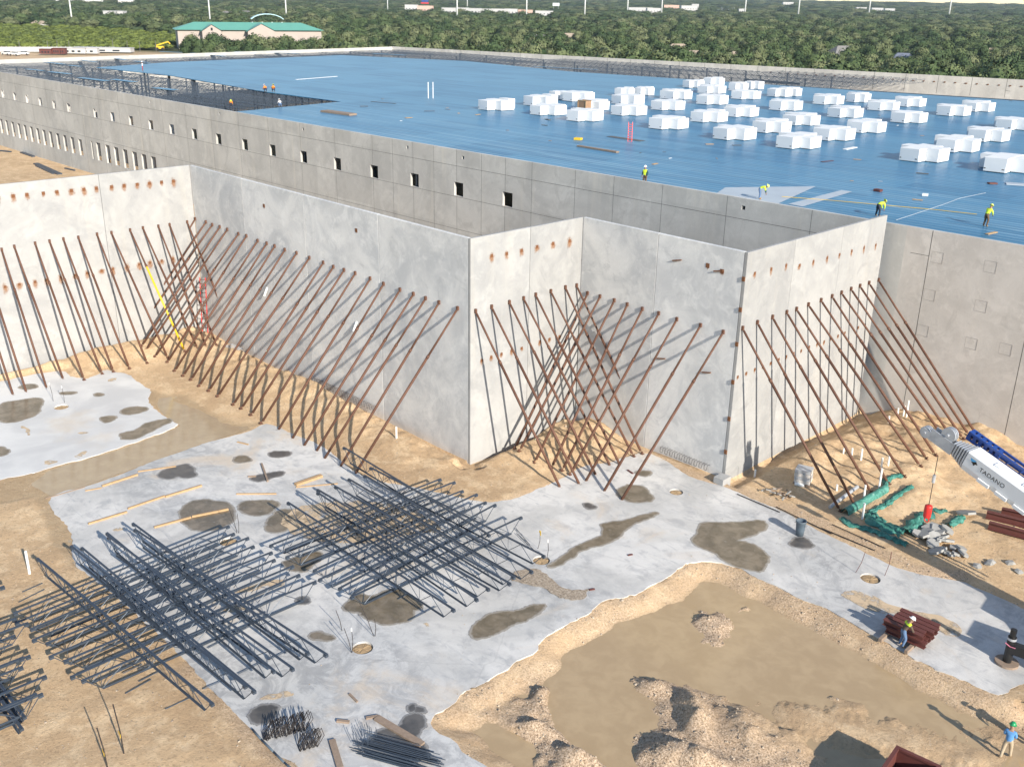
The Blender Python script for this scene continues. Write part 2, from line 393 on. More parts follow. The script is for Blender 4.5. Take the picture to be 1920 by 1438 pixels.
def fbm(x,y,scale,octs=4,seed=0):
    rs=np.random.RandomState(seed); out=np.zeros_like(x); amp=1.0; tot=0; f=scale
    for o in range(octs):
        T=rs.rand(256,256); u=x*f+13.7*o; v=y*f-7.1*o
        i=np.floor(u).astype(int); j=np.floor(v).astype(int); a=u-i; b=v-j
        a=a*a*(3-2*a); b=b*b*(3-2*b); g=lambda p,q:T[p%256,q%256]
        out+=amp*((g(i,j)*(1-a)+g(i+1,j)*a)*(1-b)+(g(i,j+1)*(1-a)+g(i+1,j+1)*a)*b)
        tot+=amp; amp*=.5; f*=2.03
    return out/tot*2-1
def sdist(poly,x,y):
    """signed distance, negative inside"""
    d=np.full(x.shape,1e9); ins=np.zeros(x.shape,bool); n=len(poly)
    for i in range(n):
        ax,ay=poly[i];bx,by=poly[(i+1)%n]; ex,ey=bx-ax,by-ay
        t=np.clip(((x-ax)*ex+(y-ay)*ey)/(ex*ex+ey*ey+1e-12),0,1)
        d=np.minimum(d,np.hypot(x-ax-t*ex,y-ay-t*ey))
        if ay!=by:
            c=((ay>y)!=(by>y))&(x<(bx-ax)*(y-ay)/(by-ay)+ax); ins^=c
    return np.where(ins,-d,d)
def edist(line,x,y):
    d=np.full(x.shape,1e9)
    for (ax,ay),(bx,by) in zip(line[:-1],line[1:]):
        ex,ey=bx-ax,by-ay; t=np.clip(((x-ax)*ex+(y-ay)*ey)/(ex*ex+ey*ey+1e-12),0,1)
        d=np.minimum(d,np.hypot(x-ax-t*ex,y-ay-t*ey))
    return d
def sst(x,a,b):
    t=np.clip((x-a)/(b-a),0,1); return t*t*(3-2*t)
def gauss(x,y,c,rx,ry,ang):
    dx,dy=x-c[0],y-c[1]; ca,sa=math.cos(ang),math.sin(ang)
    u=(dx*ca+dy*sa)/rx; v=(-dx*sa+dy*ca)/ry
    return np.exp(-(u*u+v*v))
X1,Y1,X2,Y2,X3=-85.1,41.8,-47.1,52.5,-33.3       # the zigzag of braced walls
pit_edge=wpoly(SL_PIT)
MOUNDS=[(1240,1205,.35,.12,.4,.3),(1240,1235,.5,.1,.2,.25),(1385,1272,.5,.3,0,.3),(1340,1170,.8,.5,.6,.35),(1225,1290,.5,1.2,1.9,.4),(1300,1350,1.6,.5,2.4,.75),(1390,1375,1.5,.6,2.6,.55),(1010,1310,1.3,.4,2.5,.4),(1000,1375,.5,1.4,2.0,.5),(1290,1440,2.5,.7,.4,.7),(1100,1440,1.6,.5,.3,.6),(1420,1300,.4,.1,.5,.2),(1500,1280,.9,.12,.3,.18),(1560,1310,.8,.1,.6,.2)]
GRAVEL_BARS=[wpoly(p,-.45) for p in(
 [(1160,1212),(1195,1262),(1240,1268),(1330,1285),(1400,1325),(1480,1365),(1545,1415),(1580,1500),(1180,1500),(1190,1400),(1150,1378),(1165,1340),(1200,1335),(1192,1300),(1178,1262)],
 [(1040,1288),(1022,1318),(1060,1350),(1075,1378),(1112,1388),(1150,1438),(1170,1500),(960,1500),(1002,1412),(965,1372),(905,1338),(945,1318),(1000,1292)],
 [(1280,1165),(1310,1140),(1350,1134),(1400,1124),(1406,1140),(1380,1168),(1396,1190),(1380,1230),(1338,1226),(1292,1192)])]
MC=[(at(a,b,-.5),rx,ry,an,h) for a,b,rx,ry,an,h in MOUNDS]
def terrain(x,y):
    d1=sdist(slab1,x,y); d2=sdist(slab2,x,y); d=np.minimum(d1,d2)
    n_b=fbm(x,y,.12,4,1); n_m=fbm(x,y,.7,4,2); n_s=fbm(x,y,2.6,3,3)
    z=.03+.10*n_b+.05*n_m+.02*n_s
    edge=sst(d,-.15,.55)
    z=z*edge+(1-edge)*(-.02+.03*n_m)
    z=np.where(d<-.15,-.2,z)
    # berms of dirt along the feet of the walls
    def berm(u,w,h,near=.9,far=4.6):
        return h*sst(u,near*.25,near)*(1-sst(u,near+.4,far))
    nb=.75+.55*n_b+.3*n_m
    in1=(x>X1-.2)&(x<X2+1.5)&(y<Y1)
    taper=1-sst(x,-50,-46)
    b=np.where(in1,berm(Y1-y,0,.95,1.2,4.8)*nb*taper,0)
    b=np.maximum(b,np.where((x>X1)&(y<Y1),berm(x-X1,0,.75,.5,6.5)*nb,0))
    in2=(x>X2-.3)&(x<X3)&(y>Y1-1.5)&(y<Y2)
    b=np.maximum(b,np.where(in2,berm(x-X2,0,.9,1.6,6.0)*nb*sst(y,Y1+.2,Y1+3)*(1+.0*x),0))
    b=np.maximum(b,np.where((x>X2)&(x<X3-1)&(y<Y2),berm(Y2-y,0,.9,1.4,5.5)*nb*(1-sst(x,-42,-36)),0))
    in3=(x>X3)&(y>Y2-.5)
    b=np.maximum(b,np.where(in3,(.95*sst(x,X3+.5,X3+3.2)*(1-.55*sst(x,-25,-20))*sst(y,54.2,59)+.35*sst(y,63,68)*sst(x,-31,-28))*nb,0))
    z=np.where(d>0.05,np.maximum(z,z+b*sst(d,.05,1.2)),z)
    # deep shadowed gap right at the wall base
    gap=np.where(in1,1-sst(Y1-y,.3,1.0),0)+np.where(in2,1-sst(x-X2,.3,1.1),0)+np.where(in3,1-sst(x-X3,.4,1.6),0)
    z=z-.45*np.clip(gap,0,1)*(d>.3)
    # trench with standing water
    dt=sdist(trench,x,y); dd=sdist(trench_deep,x,y)
    tr=1-sst(dt,-.5,.15)
    z=z*(1-tr)+tr*(-.045+.05*n_b+.035*n_m)
    z=z-.09*(1-sst(dd,-.3,.5))
    z=np.where(d<-.15,-.2,z)
    # the excavated pit
    dp=-sdist(pit,x,y); de=edist(pit_edge,x,y)
    inp=dp>0
    wid=1.75+.5*n_b
    zp=-.07-.60*sst(de,.05,wid)+.10*n_m*sst(de,.1,.6)*(1-sst(de,wid,wid+.7))-.22*sst(de,wid,wid+1.5)
    mudz=np.zeros_like(x)
    for c,rx,ry,an,h in MC: mudz=np.maximum(mudz,h*gauss(x+.35*n_m,y-.35*n_b,c,rx,ry,an)*(1+.3*n_m+.12*n_s))
    bars=np.zeros_like(x); wx,wy=x+.3*n_s+.3*n_m,y+.3*fbm(x,y,1.6,3,22)
    for gp in GRAVEL_BARS: dg_=-sdist(gp,wx,wy); bars=np.maximum(bars,.28*sst(dg_,-.15,.4)+.30*sst(dg_,.2,1.9))
    mudz=np.where(bars>.02,mudz,mudz*.6); mudz=mudz+bars*(1+.22*n_m)
    fine=fbm(x,y,7.0,3,12); rid=1-np.abs(fbm(x,y,.9,4,15))*2.2
    zp=zp+mudz*(.86+.16*rid)+.032*fine*np.minimum(1,mudz*3)+.035*fine*(1-sst(de,wid,wid+.5))
    zp=zp+.20*np.clip(fbm(x,y,.55,4,17)-.22,0,1)*sst(de,wid,wid+1)*1.6
    # mud bar with tyre ruts at the lower right
    bar=gauss(x,y,at(1760,1400,-.5),6.5,2.6,.45)*.36+gauss(x,y,at(1560,1385,-.5),4.5,1.8,.5)*.24+gauss(x,y,at(1500,1330,-.5),2.2,1.0,.4)*.2
    ru=x*.86+y*.5; rv=-x*.5+y*.86
    tread=.045*np.sin(ru*14+1.2*np.sign(np.sin(rv*5)))*(np.sin(rv*3.0+1.5*n_b)>.35)
    zp=zp+bar+np.where(bar>.08,tread*np.minimum(1,bar*5)+.09*n_m*np.minimum(1,bar*5),0)
    zp=np.minimum(zp,1.0)
    z=np.where(inp,zp,z)
    # gravel weight, wetness
    strip=edist([tuple(at(a,c_)[:2]) for a,c_ in((1060,905),(1130,878),(1210,848),(1275,880),(1340,905),(1413,930),(1480,955),(1560,995),(1640,1030),(1720,1070),(1800,1082))],x,y)
    strip2=edist([tuple(at(a,c_)[:2]) for a,c_ in((870,945),(930,950),(1010,925),(1060,905))],x,y)
    strip3=edist([tuple(at(a,c_)[:2]) for a,c_ in((360,1255),(430,1325),(500,1400),(560,1440))],x,y)
    g=.65*(1-sst(strip,.25,.9))+.65*(1-sst(strip2,.1,.9))+.5*(1-sst(strip3,.2,1.1))
    g=np.where(inp,np.clip(.45+.4*n_m+np.minimum(1,mudz*1.6),0,1)*(1-np.clip(bar*3,0,.8)),np.clip(g*(1+.5*n_m),0,1)*(d>-.2))
    wet=np.where(inp,.5*sst(-z,.42,.58)*(1-np.minimum(1,mudz*2)),0)
    wet=np.maximum(wet,.6*(1-sst(dt,-.3,.3))*(1-sst(z,-.04,.06)))
    return z,g,np.clip(wet,0,1)
def axis(lo,f0,f1,step,hi):
    a=list(np.arange(f0,f1+1e-6,step)); s=step
    left=[];x=f0;
    while x>lo: s=min(s*1.16,1500); x-=s; left.append(x)
    s=step;right=[];x=a[-1]
    while x<hi: s=min(s*1.16,1500); x+=s; right.append(x)
    return np.array(left[::-1]+a+right)
SITE=[(-30,-100),(40,-100),(40,262),(-95,262),(-280,222),tuple(at(338,120)[:2]),tuple(at(333,94)[:2]),tuple(at(-90,95)[:2]),(-640,120),(-300,-60)]
def is_site(x,y): return sdist(SITE,x,y)
xs=axis(-9000,-96,-4,.155,9000); ys=axis(-400,5,73,.155,11000)
XX,YY=np.meshgrid(xs,ys,indexing='ij')
zz=np.zeros_like(XX); gg=np.zeros_like(XX); ww=np.zeros_like(XX)
nearm=(XX>-130)&(XX<8)&(YY>-10)&(YY<75)
z_,g_,w_=terrain(XX[nearm],YY[nearm])
zz[nearm]=z_; gg[nearm]=g_; ww[nearm]=w_
dist=np.hypot(XX,YY)
zz=np.where(nearm,zz,.02+.05*fbm(XX,YY,.05,3,9)-.25*(YY>71.5)+38*sst(dist,1200,6000)*(1+.3*fbm(XX,YY,.0006,2,5)))
ff=sst(is_site(XX,YY),-1,6)
nx,ny=XX.shape
me=bpy.data.meshes.new('ground')
me.vertices.add(nx*ny); co=np.stack([XX,YY,zz],-1).reshape(-1,3); me.vertices.foreach_set('co',co.ravel())
ii,jj=np.meshgrid(np.arange(nx-1),np.arange(ny-1),indexing='ij')
q=np.stack([ii*ny+jj,(ii+1)*ny+jj,(ii+1)*ny+jj+1,ii*ny+jj+1],-1).reshape(-1,4)
me.loops.add(q.size); me.loops.foreach_set('vertex_index',q.ravel().astype(np.int32))
me.polygons.add(len(q)); me.polygons.foreach_set('loop_start',(np.arange(len(q))*4).astype(np.int32)); 
me.polygons.foreach_set('use_smooth',np.ones(len(q),bool))
for nm,arr in(('gravel',gg),('wet',ww),('far',ff)):
    a=me.attributes.new(nm,'FLOAT','POINT'); a.data.foreach_set('value',arr.ravel().astype(np.float32))
me.materials.append(M['dirt']); me.update(calc_edges=True)
struct(lnk('ground',me))
def gz(x,y):
    """ground height at a near point"""
    z,_,_=terrain(np.array([float(x)]),np.array([float(y)])); return float(z[0])
def gat(px,py):
    p=at(px,py,0.0)
    for _ in range(4): p=at(px,py,max(gz(p.x,p.y),-.62))
    return p

# slabs, with block-outs left open round the column footings
HOLES=[(680,1214,.52),(1015,1050,.5),(428,1015,.5),(1268,922,.45),(1632,1084,.55)]
hp=[]
for px,py,r in HOLES:
    c=at(px,py); hp.append([(c.x+r*math.cos(k*math.pi/14),c.y+r*math.sin(k*math.pi/14)) for k in range(28)])
rs=random.Random(3)
s1=struct(flat('concrete_slab',roughen(chaikin(slab1,1),.3,.06,rs),0.0,M['slab'],.16,hp))
c=at(115,763); h2=[[(c.x+.55*math.cos(k*math.pi/14),c.y+.55*math.sin(k*math.pi/14)) for k in range(28)]]
s2=struct(flat('concrete_slab',roughen(chaikin(slab2,1),.3,.06,rs),0.0,M['slab2'],.16,h2))
for px,py,r in HOLES+[(115,763,.55)]:
    c=at(px,py); mb=MB(); 
    n=28; vs=[(c.x,c.y,-.045)]
    for rr,zt in((.35,-.05),(.75,-.06),(1.02,-.13)):
        for k in range(n):
            a=2*math.pi*k/n; vs.append((c.x+r*rr*math.cos(a),c.y+r*rr*math.sin(a),zt+rs.uniform(-.02,.02)))
    fs=[(0,1+k,1+(k+1)%n) for k in range(n)]
    for j in range(2): fs+=[(1+j*n+k,1+(j+1)*n+k,1+(j+1)*n+(k+1)%n,1+j*n+(k+1)%n) for k in range(n)]
    mb.add(vs,fs); struct(mb.build('blockout_soil',M['hole']))
# water
struct(flat('pit_water',[tuple(p) for p in pit],-.545,M['water']))
struct(flat('trench_water',[tuple(p) for p in trench],-.062,M['water2']))
mbw=wpoly([(845,1345),(905,1330),(960,1345),(985,1395),(1060,1440),(1000,1470),(930,1440),(880,1400)],-.4)
struct(flat('pit_water',chaikin(mbw,2),-.40,M['puddle'])) if False else None
PUD=[(4,[(0,830),(80,810),(235,800),(225,870),(160,910),(60,935),(-30,925)],'w'),(4,[(100,735),(150,720),(215,735),(170,750),(115,752)],'w'),(4,[(340,770),(420,766),(400,780),(345,782)],'w'),
(4,[(600,690),(660,688),(640,706),(605,704)],'s'),(4,[(545,765),(580,772),(570,786),(538,782)],'w'),(4,[(680,880),(730,855),(840,850),(780,880),(735,897),(690,895)],'w'),(4,[(560,920),(600,905),(660,908),(630,930),(590,940)],'w'),
(4,[(680,1000),(770,985),(850,925),(950,915),(960,935),(870,965),(800,1000),(750,1030),(690,1025)],'w'),(4,[(115,955),(150,960),(195,1000),(165,1007)],'s'),(4,[(430,990),(490,985),(480,1002),(440,1005)],'s'),
(4,[(-20,1080),(40,1075),(65,1095),(30,1118),(-20,1110)],'w'),(4,[(400,1130),(490,1090),(505,1108),(440,1142)],'s'),(4,[(245,1155),(325,1150),(312,1172),(250,1182)],'s'),
(4,[(1325,1135),(1360,1120),(1410,1125),(1400,1150),(1350,1158)],'w'),(4,[(910,1225),(960,1195),(1040,1175),(1075,1190),(1080,1210),(1120,1235),(1060,1245),(1020,1230),(970,1250),(920,1245)],'d'),
(4,[(1510,1110),(1560,1098),(1620,1105),(1580,1127),(1530,1130)],'d'),(4,[(1415,1245),(1470,1232),(1600,1206),(1590,1228),(1500,1257),(1430,1264)],'d'),
(7,[(1010,10),(1060,-40),(1130,-55),(1220,-58),(1310,-30),(1315,50),(1250,100),(1150,120),(1060,100),(1030,60)],'w'),(4,[(1340,1400),(1400,1378),(1500,1375),(1565,1385),(1550,1420),(1460,1460),(1400,1450)],'w'),
(7,[(1510,50),(1570,0),(1690,10),(1750,50),(1700,80),(1620,90),(1600,120),(1520,120),(1515,85)],'w'),(7,[(1610,290),(1650,270),(1740,250),(1800,235),(1790,290),(1720,330),(1650,330),(1610,310)],'w'),
(7,[(1680,500),(1700,485),(1745,490),(1752,510),(1700,527)],'d'),(7,[(1745,700),(1800,690),(1890,705),(1860,724),(1780,722)],'w'),(7,[(640,100),(680,88),(720,95),(690,112),(645,112)],'s'),
(8,[(0,530),(100,470),(200,490),(310,450),(380,480),(440,530),(430,555),(360,545),(390,600),(330,620),(240,630),(180,610),(90,590),(100,570),(20,560)],'w'),(8,[(720,665),(800,610),(900,560),(1000,565),(1080,540),(1170,525),(1120,570),(1000,620),(900,670),(800,700),(750,705)],'w'),
(8,[(140,1300),(200,1240),(310,1220),(320,1180),(380,1150),(450,1180),(440,1220),(390,1260),(480,1300),(470,1370),(300,1340)],'d'),(9,[(80,150),(130,60),(280,75),(400,50),(470,70),(490,105),(400,120),(270,180),(350,170),(400,200),(470,240),(470,290),(460,340),(380,330),(270,300),(200,250),(170,230),(80,180)],'w'),
(9,[(610,180),(690,145),(730,180),(740,205),(680,210),(630,200)],'d'),(5,[(1550,1320),(1620,1290),(1700,1310),(1755,1360),(1700,1380),(1620,1375)],'w'),(5,[(1645,1220),(1700,1212),(1755,1220),(1700,1237)],'w'),(5,[(1360,1405),(1390,1400),(1420,1412),(1390,1422)],'d'),
(7,[(1280,470),(1360,440),(1480,400),(1600,370),(1620,410),(1500,440),(1380,470)],'s'),(7,[(1250,560),(1330,540),(1400,555),(1330,580)],'s'),(7,[(1440,1060),(1500,1030),(1640,1000),(1660,1020),(1560,1060)],'s'),
(8,[(455,635),(480,630),(508,640),(490,655)],'s'),(8,[(370,1100),(400,1105),(395,1130),(372,1128)],'d'),(8,[(410,1120),(450,1118),(455,1138),(415,1140)],'d'),
(9,[(890,480),(950,440),(1080,480),(1250,560),(1450,590),(1600,680),(1530,712),(1350,640),(1100,570)],'s'),(9,[(1340,620),(1440,610),(1520,660),(1480,680)],'w'),(7,[(1410,1150),(1470,1110),(1550,1100),(1560,1150),(1480,1195),(1420,1180)],'d'),
(8,[(955,380),(1010,330),(1110,330),(1170,380),(1250,430),(1360,460),(1420,440),(1350,530),(1250,500),(1180,470),(1100,420),(1000,405)],'g'),(8,[(1160,305),(1250,250),(1360,185),(1480,150),(1500,100),(1460,70),(1600,60),(1690,20),(1780,5),(1700,40),(1610,80),(1590,120),(1500,180),(1380,200),(1270,260),(1190,310)],'w'),
(8,[(-360,60),(-220,-40),(100,-60),(330,-30),(520,30),(560,120),(400,130),(180,180),(-60,190),(-260,130)],'s')]
k=NT('gravel_patch'); v=k.pos(); c=k.ramp(k.noise(v,8,3,.8),[(.3,(.16,.13,.1)),(.52,(.36,.29,.22)),(.7,(.5,.43,.35))]); k.bump(k.noise(v,9,3,.8),.6,.05)
M['gravelp']=k.set(c,.95)
rp=random.Random(11)
def puddle_sheet(name,poly_,z,m,w=.26):
    """sheet plus a fading damp fringe; 'edge' is 1 inside and falls to 0 at the fringe's rim"""
    bm=bmesh.new(); lay=bm.verts.layers.float.new('edge'); n=len(poly_)
    A=sum(poly_[i][0]*poly_[(i+1)%n][1]-poly_[(i+1)%n][0]*poly_[i][1] for i in range(n)); s=1 if A>0 else -1
    vs=[bm.verts.new((x,y,z)) for x,y in poly_]; edges=[bm.edges.new((vs[i],vs[(i+1)%n])) for i in range(n)]
    bmesh.ops.triangle_fill(bm,use_beauty=True,use_dissolve=False,edges=edges)
    for v in bm.verts: v[lay]=.85
    out=[]
    for i in range(n):
        a,c=poly_[i-3],poly_[(i+3)%n]; dx,dy=c[0]-a[0],c[1]-a[1]; l=math.hypot(dx,dy)+1e-9
        v=bm.verts.new((poly_[i][0]+s*dy/l*w,poly_[i][1]-s*dx/l*w,z-.0025)); v[lay]=0.0; out.append(v)
    for i in range(n):
        try: bm.faces.new((vs[i],out[i],out[(i+1)%n],vs[(i+1)%n]))
        except ValueError: pass
    for f in bm.faces:
        f.normal_update()
        if f.normal.z<0: f.normal_flip()
    me=bpy.data.meshes.new(name); bm.to_mesh(me); bm.free(); me.materials.append(m); return lnk(name,me)
for pi_,(cn,pts,kind) in enumerate(PUD):
    poly=wpoly(crop(cn,pts)); poly=roughen(chaikin(poly,2),.22,.035 if kind in'wd' else .11,rp); pa=np.array(poly); w1=fbm(pa[:,0],pa[:,1],.8,4,51)*.38; w2=fbm(pa[:,0],pa[:,1],.8,4,52)*.38; poly=chaikin([tuple(q_) for q_ in np.stack([pa[:,0]+w1,pa[:,1]+w2],1)],1)
    nm,m,z={'w':('puddle','puddle',.005),'d':('wet_patch','puddle_dark',.004),'s':('sand_patch','sand',.006),'g':('gravel_patch','gravelp',.008)}[kind]
    struct(puddle_sheet(nm,poly,z+.0005*pi_,M[m]) if kind in'wd' else flat(nm,poly,z+.0005*pi_,M[m]))
# ------------------------------------------------------------------ braced tilt-up panels (the zigzag)
ORD=['first','second','third','fourth','fifth','sixth','seventh','eighth','ninth','tenth','eleventh','twelfth','thirteenth','fourteenth','fifteenth','sixteenth','seventeenth','eighteenth','nineteenth','twentieth','twenty-first','twenty-second','twenty-third','twenty-fourth','twenty-fifth','twenty-sixth','twenty-seventh','twenty-eighth','twenty-ninth','thirtieth']
def ordn(i):
    if i<len(ORD): return ORD[i]
    return '%dth'%(i+1) if (i+1)%10 not in(1,2,3) else '%d%s'%(i+1,{1:'st',2:'nd',3:'rd'}[(i+1)%10])
PT=15.6; TH=.24
k=NT('rust_stain'); v=k.coord('UV'); 
ln=k.n('VectorMath',operation='DISTANCE'); k.l(v,ln.inputs[0]); ln.inputs[1].default_value=(.5,.5,0)
nz=k.noise(k.coord('Object'),5,6,.7); a=k.step(k.math('ADD',ln.outputs['Value'],k.math('MULTIPLY',k.math('SUBTRACT',nz,.5),.8)),.5,.12)
k.set((.36,.17,.07),.9); k.l(k.math('MULTIPLY',a,.6),k.b.inputs['Alpha']); M['stain']=k.m
def uvquad(name,vs,m,parent):
    me=bpy.data.meshes.new(name); me.from_pydata(vs,[],[(0,1,2,3)]); me.materials.append(m)
    uv=me.uv_layers.new(name='UVMap')
    for i,c in enumerate(((0,0),(1,0),(1,1),(0,1))): uv.data[i].uv=c
    return lnk(name,me,parent)
def panel(label,axis_,c,a,b,m,top=PT,name='tilt_up_panel'):
    """axis_ 'x': wall at x=c facing +x, spanning y a..b; 'y': wall at y=c facing -y, spanning x a..b"""
    bm=bmesh.new(); bmesh.ops.create_cube(bm,size=1)
    L=b-a-.025; hh=top+.75
    S=Matrix.Diagonal((TH,L,hh,1)) if axis_=='x' else Matrix.Diagonal((L,TH,hh,1))
    bm.transform(S); bmesh.ops.bevel(bm,geom=bm.edges[:],offset=.02,segments=1,affect='EDGES')
    o=Vector((c-TH/2,(a+b)/2,0)) if axis_=='x' else Vector(((a+b)/2,c+TH/2,0))
    bm.transform(Matrix.Translation((0,0,hh/2-.75)))
    me=bpy.data.meshes.new(name); bm.to_mesh(me); bm.free(); me.materials.append(m)
    ob=lnk(name,me); ob.location=o
    return tag(ob,label,'wall panel')
P_={}
yj=33.54
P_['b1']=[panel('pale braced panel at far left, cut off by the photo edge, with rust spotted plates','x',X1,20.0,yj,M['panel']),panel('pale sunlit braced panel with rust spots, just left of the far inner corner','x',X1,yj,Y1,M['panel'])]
P_['c1']=[]
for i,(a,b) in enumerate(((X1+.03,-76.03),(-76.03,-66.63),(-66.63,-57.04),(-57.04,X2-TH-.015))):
    P_['c1'].append(panel(['narrow grey panel nearest the far inner corner on the long shaded wall','second grey panel from the far inner corner on the long shaded wall','third grey panel from the far inner corner on the long shaded wall','blotchy grey panel ending at the nearest outer corner of the zigzag'][i],'y',Y1,a,b,M['panel_shade_lifted']))
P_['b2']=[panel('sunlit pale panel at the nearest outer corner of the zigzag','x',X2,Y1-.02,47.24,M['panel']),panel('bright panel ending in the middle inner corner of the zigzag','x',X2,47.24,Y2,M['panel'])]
P_['c2']=[panel('grey shaded panel in the middle inner corner of the zigzag','y',Y2,X2+.03,-40.31,M['panel_shade_lifted']),panel('grey shaded panel with a pale smear, left of the third outer corner','y',Y2,-40.31,X3-TH-.015,M['panel_shade_lifted'])]
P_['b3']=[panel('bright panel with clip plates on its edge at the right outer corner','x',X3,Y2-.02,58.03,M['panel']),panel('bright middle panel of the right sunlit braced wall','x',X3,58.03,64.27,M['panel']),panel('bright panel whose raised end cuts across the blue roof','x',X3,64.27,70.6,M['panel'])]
for key,grp in(('b1','x'),('c1','y'),('b2','x'),('c2','y'),('b3','x')):
    for p in P_[key]: p['group']='braced tilt-up concrete panels'
def embed(panels,axis_,c,t,z,size=.2,st=1.0,rs=random.Random(2)):
    """rusty embed plate with its rust bloom, a part of the panel it sits in"""
    own=None
    for p in panels:
        L=p.dimensions; lo=(p.location.y if axis_=='x' else p.location.x)
        half=max(v.co[1 if axis_=='x' else 0] for v in p.data.vertices)
        if lo-half<=t<=lo+half: own=p
    if own is None: return
    mb=MB()
    if axis_=='x': q=Vector((c+.012,t,z)); mb.box(q,(.02,size,size),None)
    else: q=Vector((t,c-.012,z)); mb.box(q,(size,.02,size),None)
    e=mb.build('embed_plate',M['rust_plate'],own,own.location)
    if st:
        w=st*rs.uniform(.2,.36); h=st*rs.uniform(.32,.6); o=own.location
        if axis_=='x': vs=[(c+.006-o.x,t-w-o.y,z-h*1.2-o.z),(c+.006-o.x,t+w-o.y,z-h*1.2-o.z),(c+.006-o.x,t+w-o.y,z+h*.7-o.z),(c+.006-o.x,t-w-o.y,z+h*.7-o.z)]
        else: vs=[(t-w-o.x,c-.006-o.y,z-h*1.2-o.z),(t+w-o.x,c-.006-o.y,z-h*1.2-o.z),(t+w-o.x,c-.006-o.y,z+h*.7-o.z),(t-w-o.x,c-.006-o.y,z+h*.7-o.z)]
        s=uvquad('rust_bloom',vs,M['stain'],e)
re_=random.Random(5)
for i in range(16): embed(P_['b1'],'x',X1,40.1-i*1.13+re_.uniform(-.1,.1),14.35+.02*i,.26 if i%1==0 else .1)
for i in range(14): embed(P_['b1'],'x',X1,39.4-i*1.12+re_.uniform(-.1,.1),7.4,.2)
for px,py in((922,480),(950,476),(978,470),(1007,463),(1037,457),(1068,452)): q=onx(px,py,X2); embed(P_['b2'],'x',X2,q.y,q.z,.22)
for px,py in((903,676),(921,670),(940,664),(959,658),(978,653),(1012,641),(1030,636),(1049,631)): q=onx(px,py,X2); embed(P_['b2'],'x',X2,q.y,q.z,.2,.7)
for px,py in((1415,513),(1446,505),(1474,498),(1499,498),(1525,491),(1551,484),(1574,478),(1597,471),(1620,465),(1642,460)): q=onx(px,py,X3); embed(P_['b3'],'x',X3,q.y,q.z,.2,.8)
for px,py in((1383,707),(1399,700),(1415,693),(1430,688),(1445,681),(1460,674),(1474,669),(1488,663),(1502,658),(1517,651),(1532,645),(1545,641),(1558,635),(1571,630),(1584,624),(1609,614),(1622,610)): q=onx(px,py,X3); embed(P_['b3'],'x',X3,q.y,q.z,.2,.55)
for px,py in((668,432),(495,386),(1354,509),(1327,498)): 
    ax=Y1 if px<900 else Y2; q=ony(px,py,ax); embed(P_['c1'] if px<900 else P_['c2'],'y',ax,q.x,q.z,.28,.6)
# edge clips along the right outer corner, pale sealant edge on the nearest corner
for p,zc in((P_['b3'][0],(13.9,11.9,9.6,7.0,4.4,2.0)),):
    for z in zc:
        mb=MB(); mb.box((X3-.12,Y2-.05,z),(.2,.08,.28)); mb.build('edge_clip',M['rust_plate'],p,p.location)
# lifting stubs and white sleeves on the grey walls
for px,py,ax,own in((669,603,Y1,P_['c1'][2]),(501,539,Y1,P_['c1'][1])):
    q=ony(px,py,ax); mb=MB(); mb.tube(q,q+Vector((0,-.35,-.7)),.09,8); mb.build('sleeve_pipe',M['white'],own,own.location)
for px,py in((1270,488),(1240,672),(1325,698),(1348,508)):
    q=ony(px,py,Y2); own=P_['c2'][0] if q.x<-40.31 else P_['c2'][1]
    mb=MB(); mb.beam(q+Vector((-.35,-.06,-.08)),q+Vector((.35,-.06,.08)),.1,.07); mb.build('steel_stub',M['rust_plate'],own,own.location)
# loops of bar left hanging along the wall feet
for ax,xa,xb,own in((Y2,-38.6,-34.2,P_['c2'][1]),(Y1,-66,-57.5,P_['c1'][2])):
    mb=MB(); n=int((xb-xa)/.42)
    for i in range(n):
        x=xa+i*.42; z=.62; p=[(x,ax-.01,z),(x,ax-.3,z+.02),(x+.02,ax-.36,z-.3),(x+.22,ax-.36,z-.3),(x+.24,ax-.3,z+.02),(x+.24,ax-.01,z)]
        mb.path(p,.016,4)
    mb.build('rebar_loops',M['rebar'],own,own.location)
# concrete footing left proud at the right outer corner
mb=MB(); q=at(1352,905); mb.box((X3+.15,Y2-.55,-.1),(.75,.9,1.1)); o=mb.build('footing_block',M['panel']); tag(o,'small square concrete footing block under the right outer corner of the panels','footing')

# ------------------------------------------------------------------ braces
GB='steel pipe braces propping the panels'
def brace(att,foot,label,yellow=False,r=.092):
    t=thing('pipe_brace',label,'brace',foot,GB); o=foot
    d=(att-foot); L=d.length; d.normalize(); m1=M['rust']; m2=M['yellow'] if yellow else M['rust']
    a=foot+d*.28; b=foot+d*(L*.72); c=att-d*.15
    mb=MB(); mb.tube(a,b,r,10); mb.smooth=False; mb.build('outer_pipe',m2,t,o,True)
    mb=MB(); mb.tube(b-d*.02,c,r*.82,10); mb.tube(b-d*.18,b+d*.04,r*1.16,10); mb.build('inner_pipe',m1,t,o,True)
    mb=MB(); mb.box(foot+Vector((0,0,.04)),(.24,.24,.05)); mb.tube(foot+Vector((0,0,.05)),a+d*.1,.035,6); mb.box(foot+Vector((0,0,.12)),(.05,.16,.16)); mb.build('foot_shoe',m1,t,o)
    mb=MB(); mb.box(att+Vector((0,0,.03)),(.16,.16,.28)); mb.tube(c,att,.04,6); mb.build('wall_shoe',m1,t,o)
    return t
A_B1=[(27,463,120,715),(66,457,158,713),(93,453,192,702),(119,449,213,698),(147,446,243,692),(182,440,276,682),(209,437,315,672),(244,432,347,660),(268,428,371,655),(297,425,388,653),(318,422,406,648),(351,417,443,640)]
nb=0
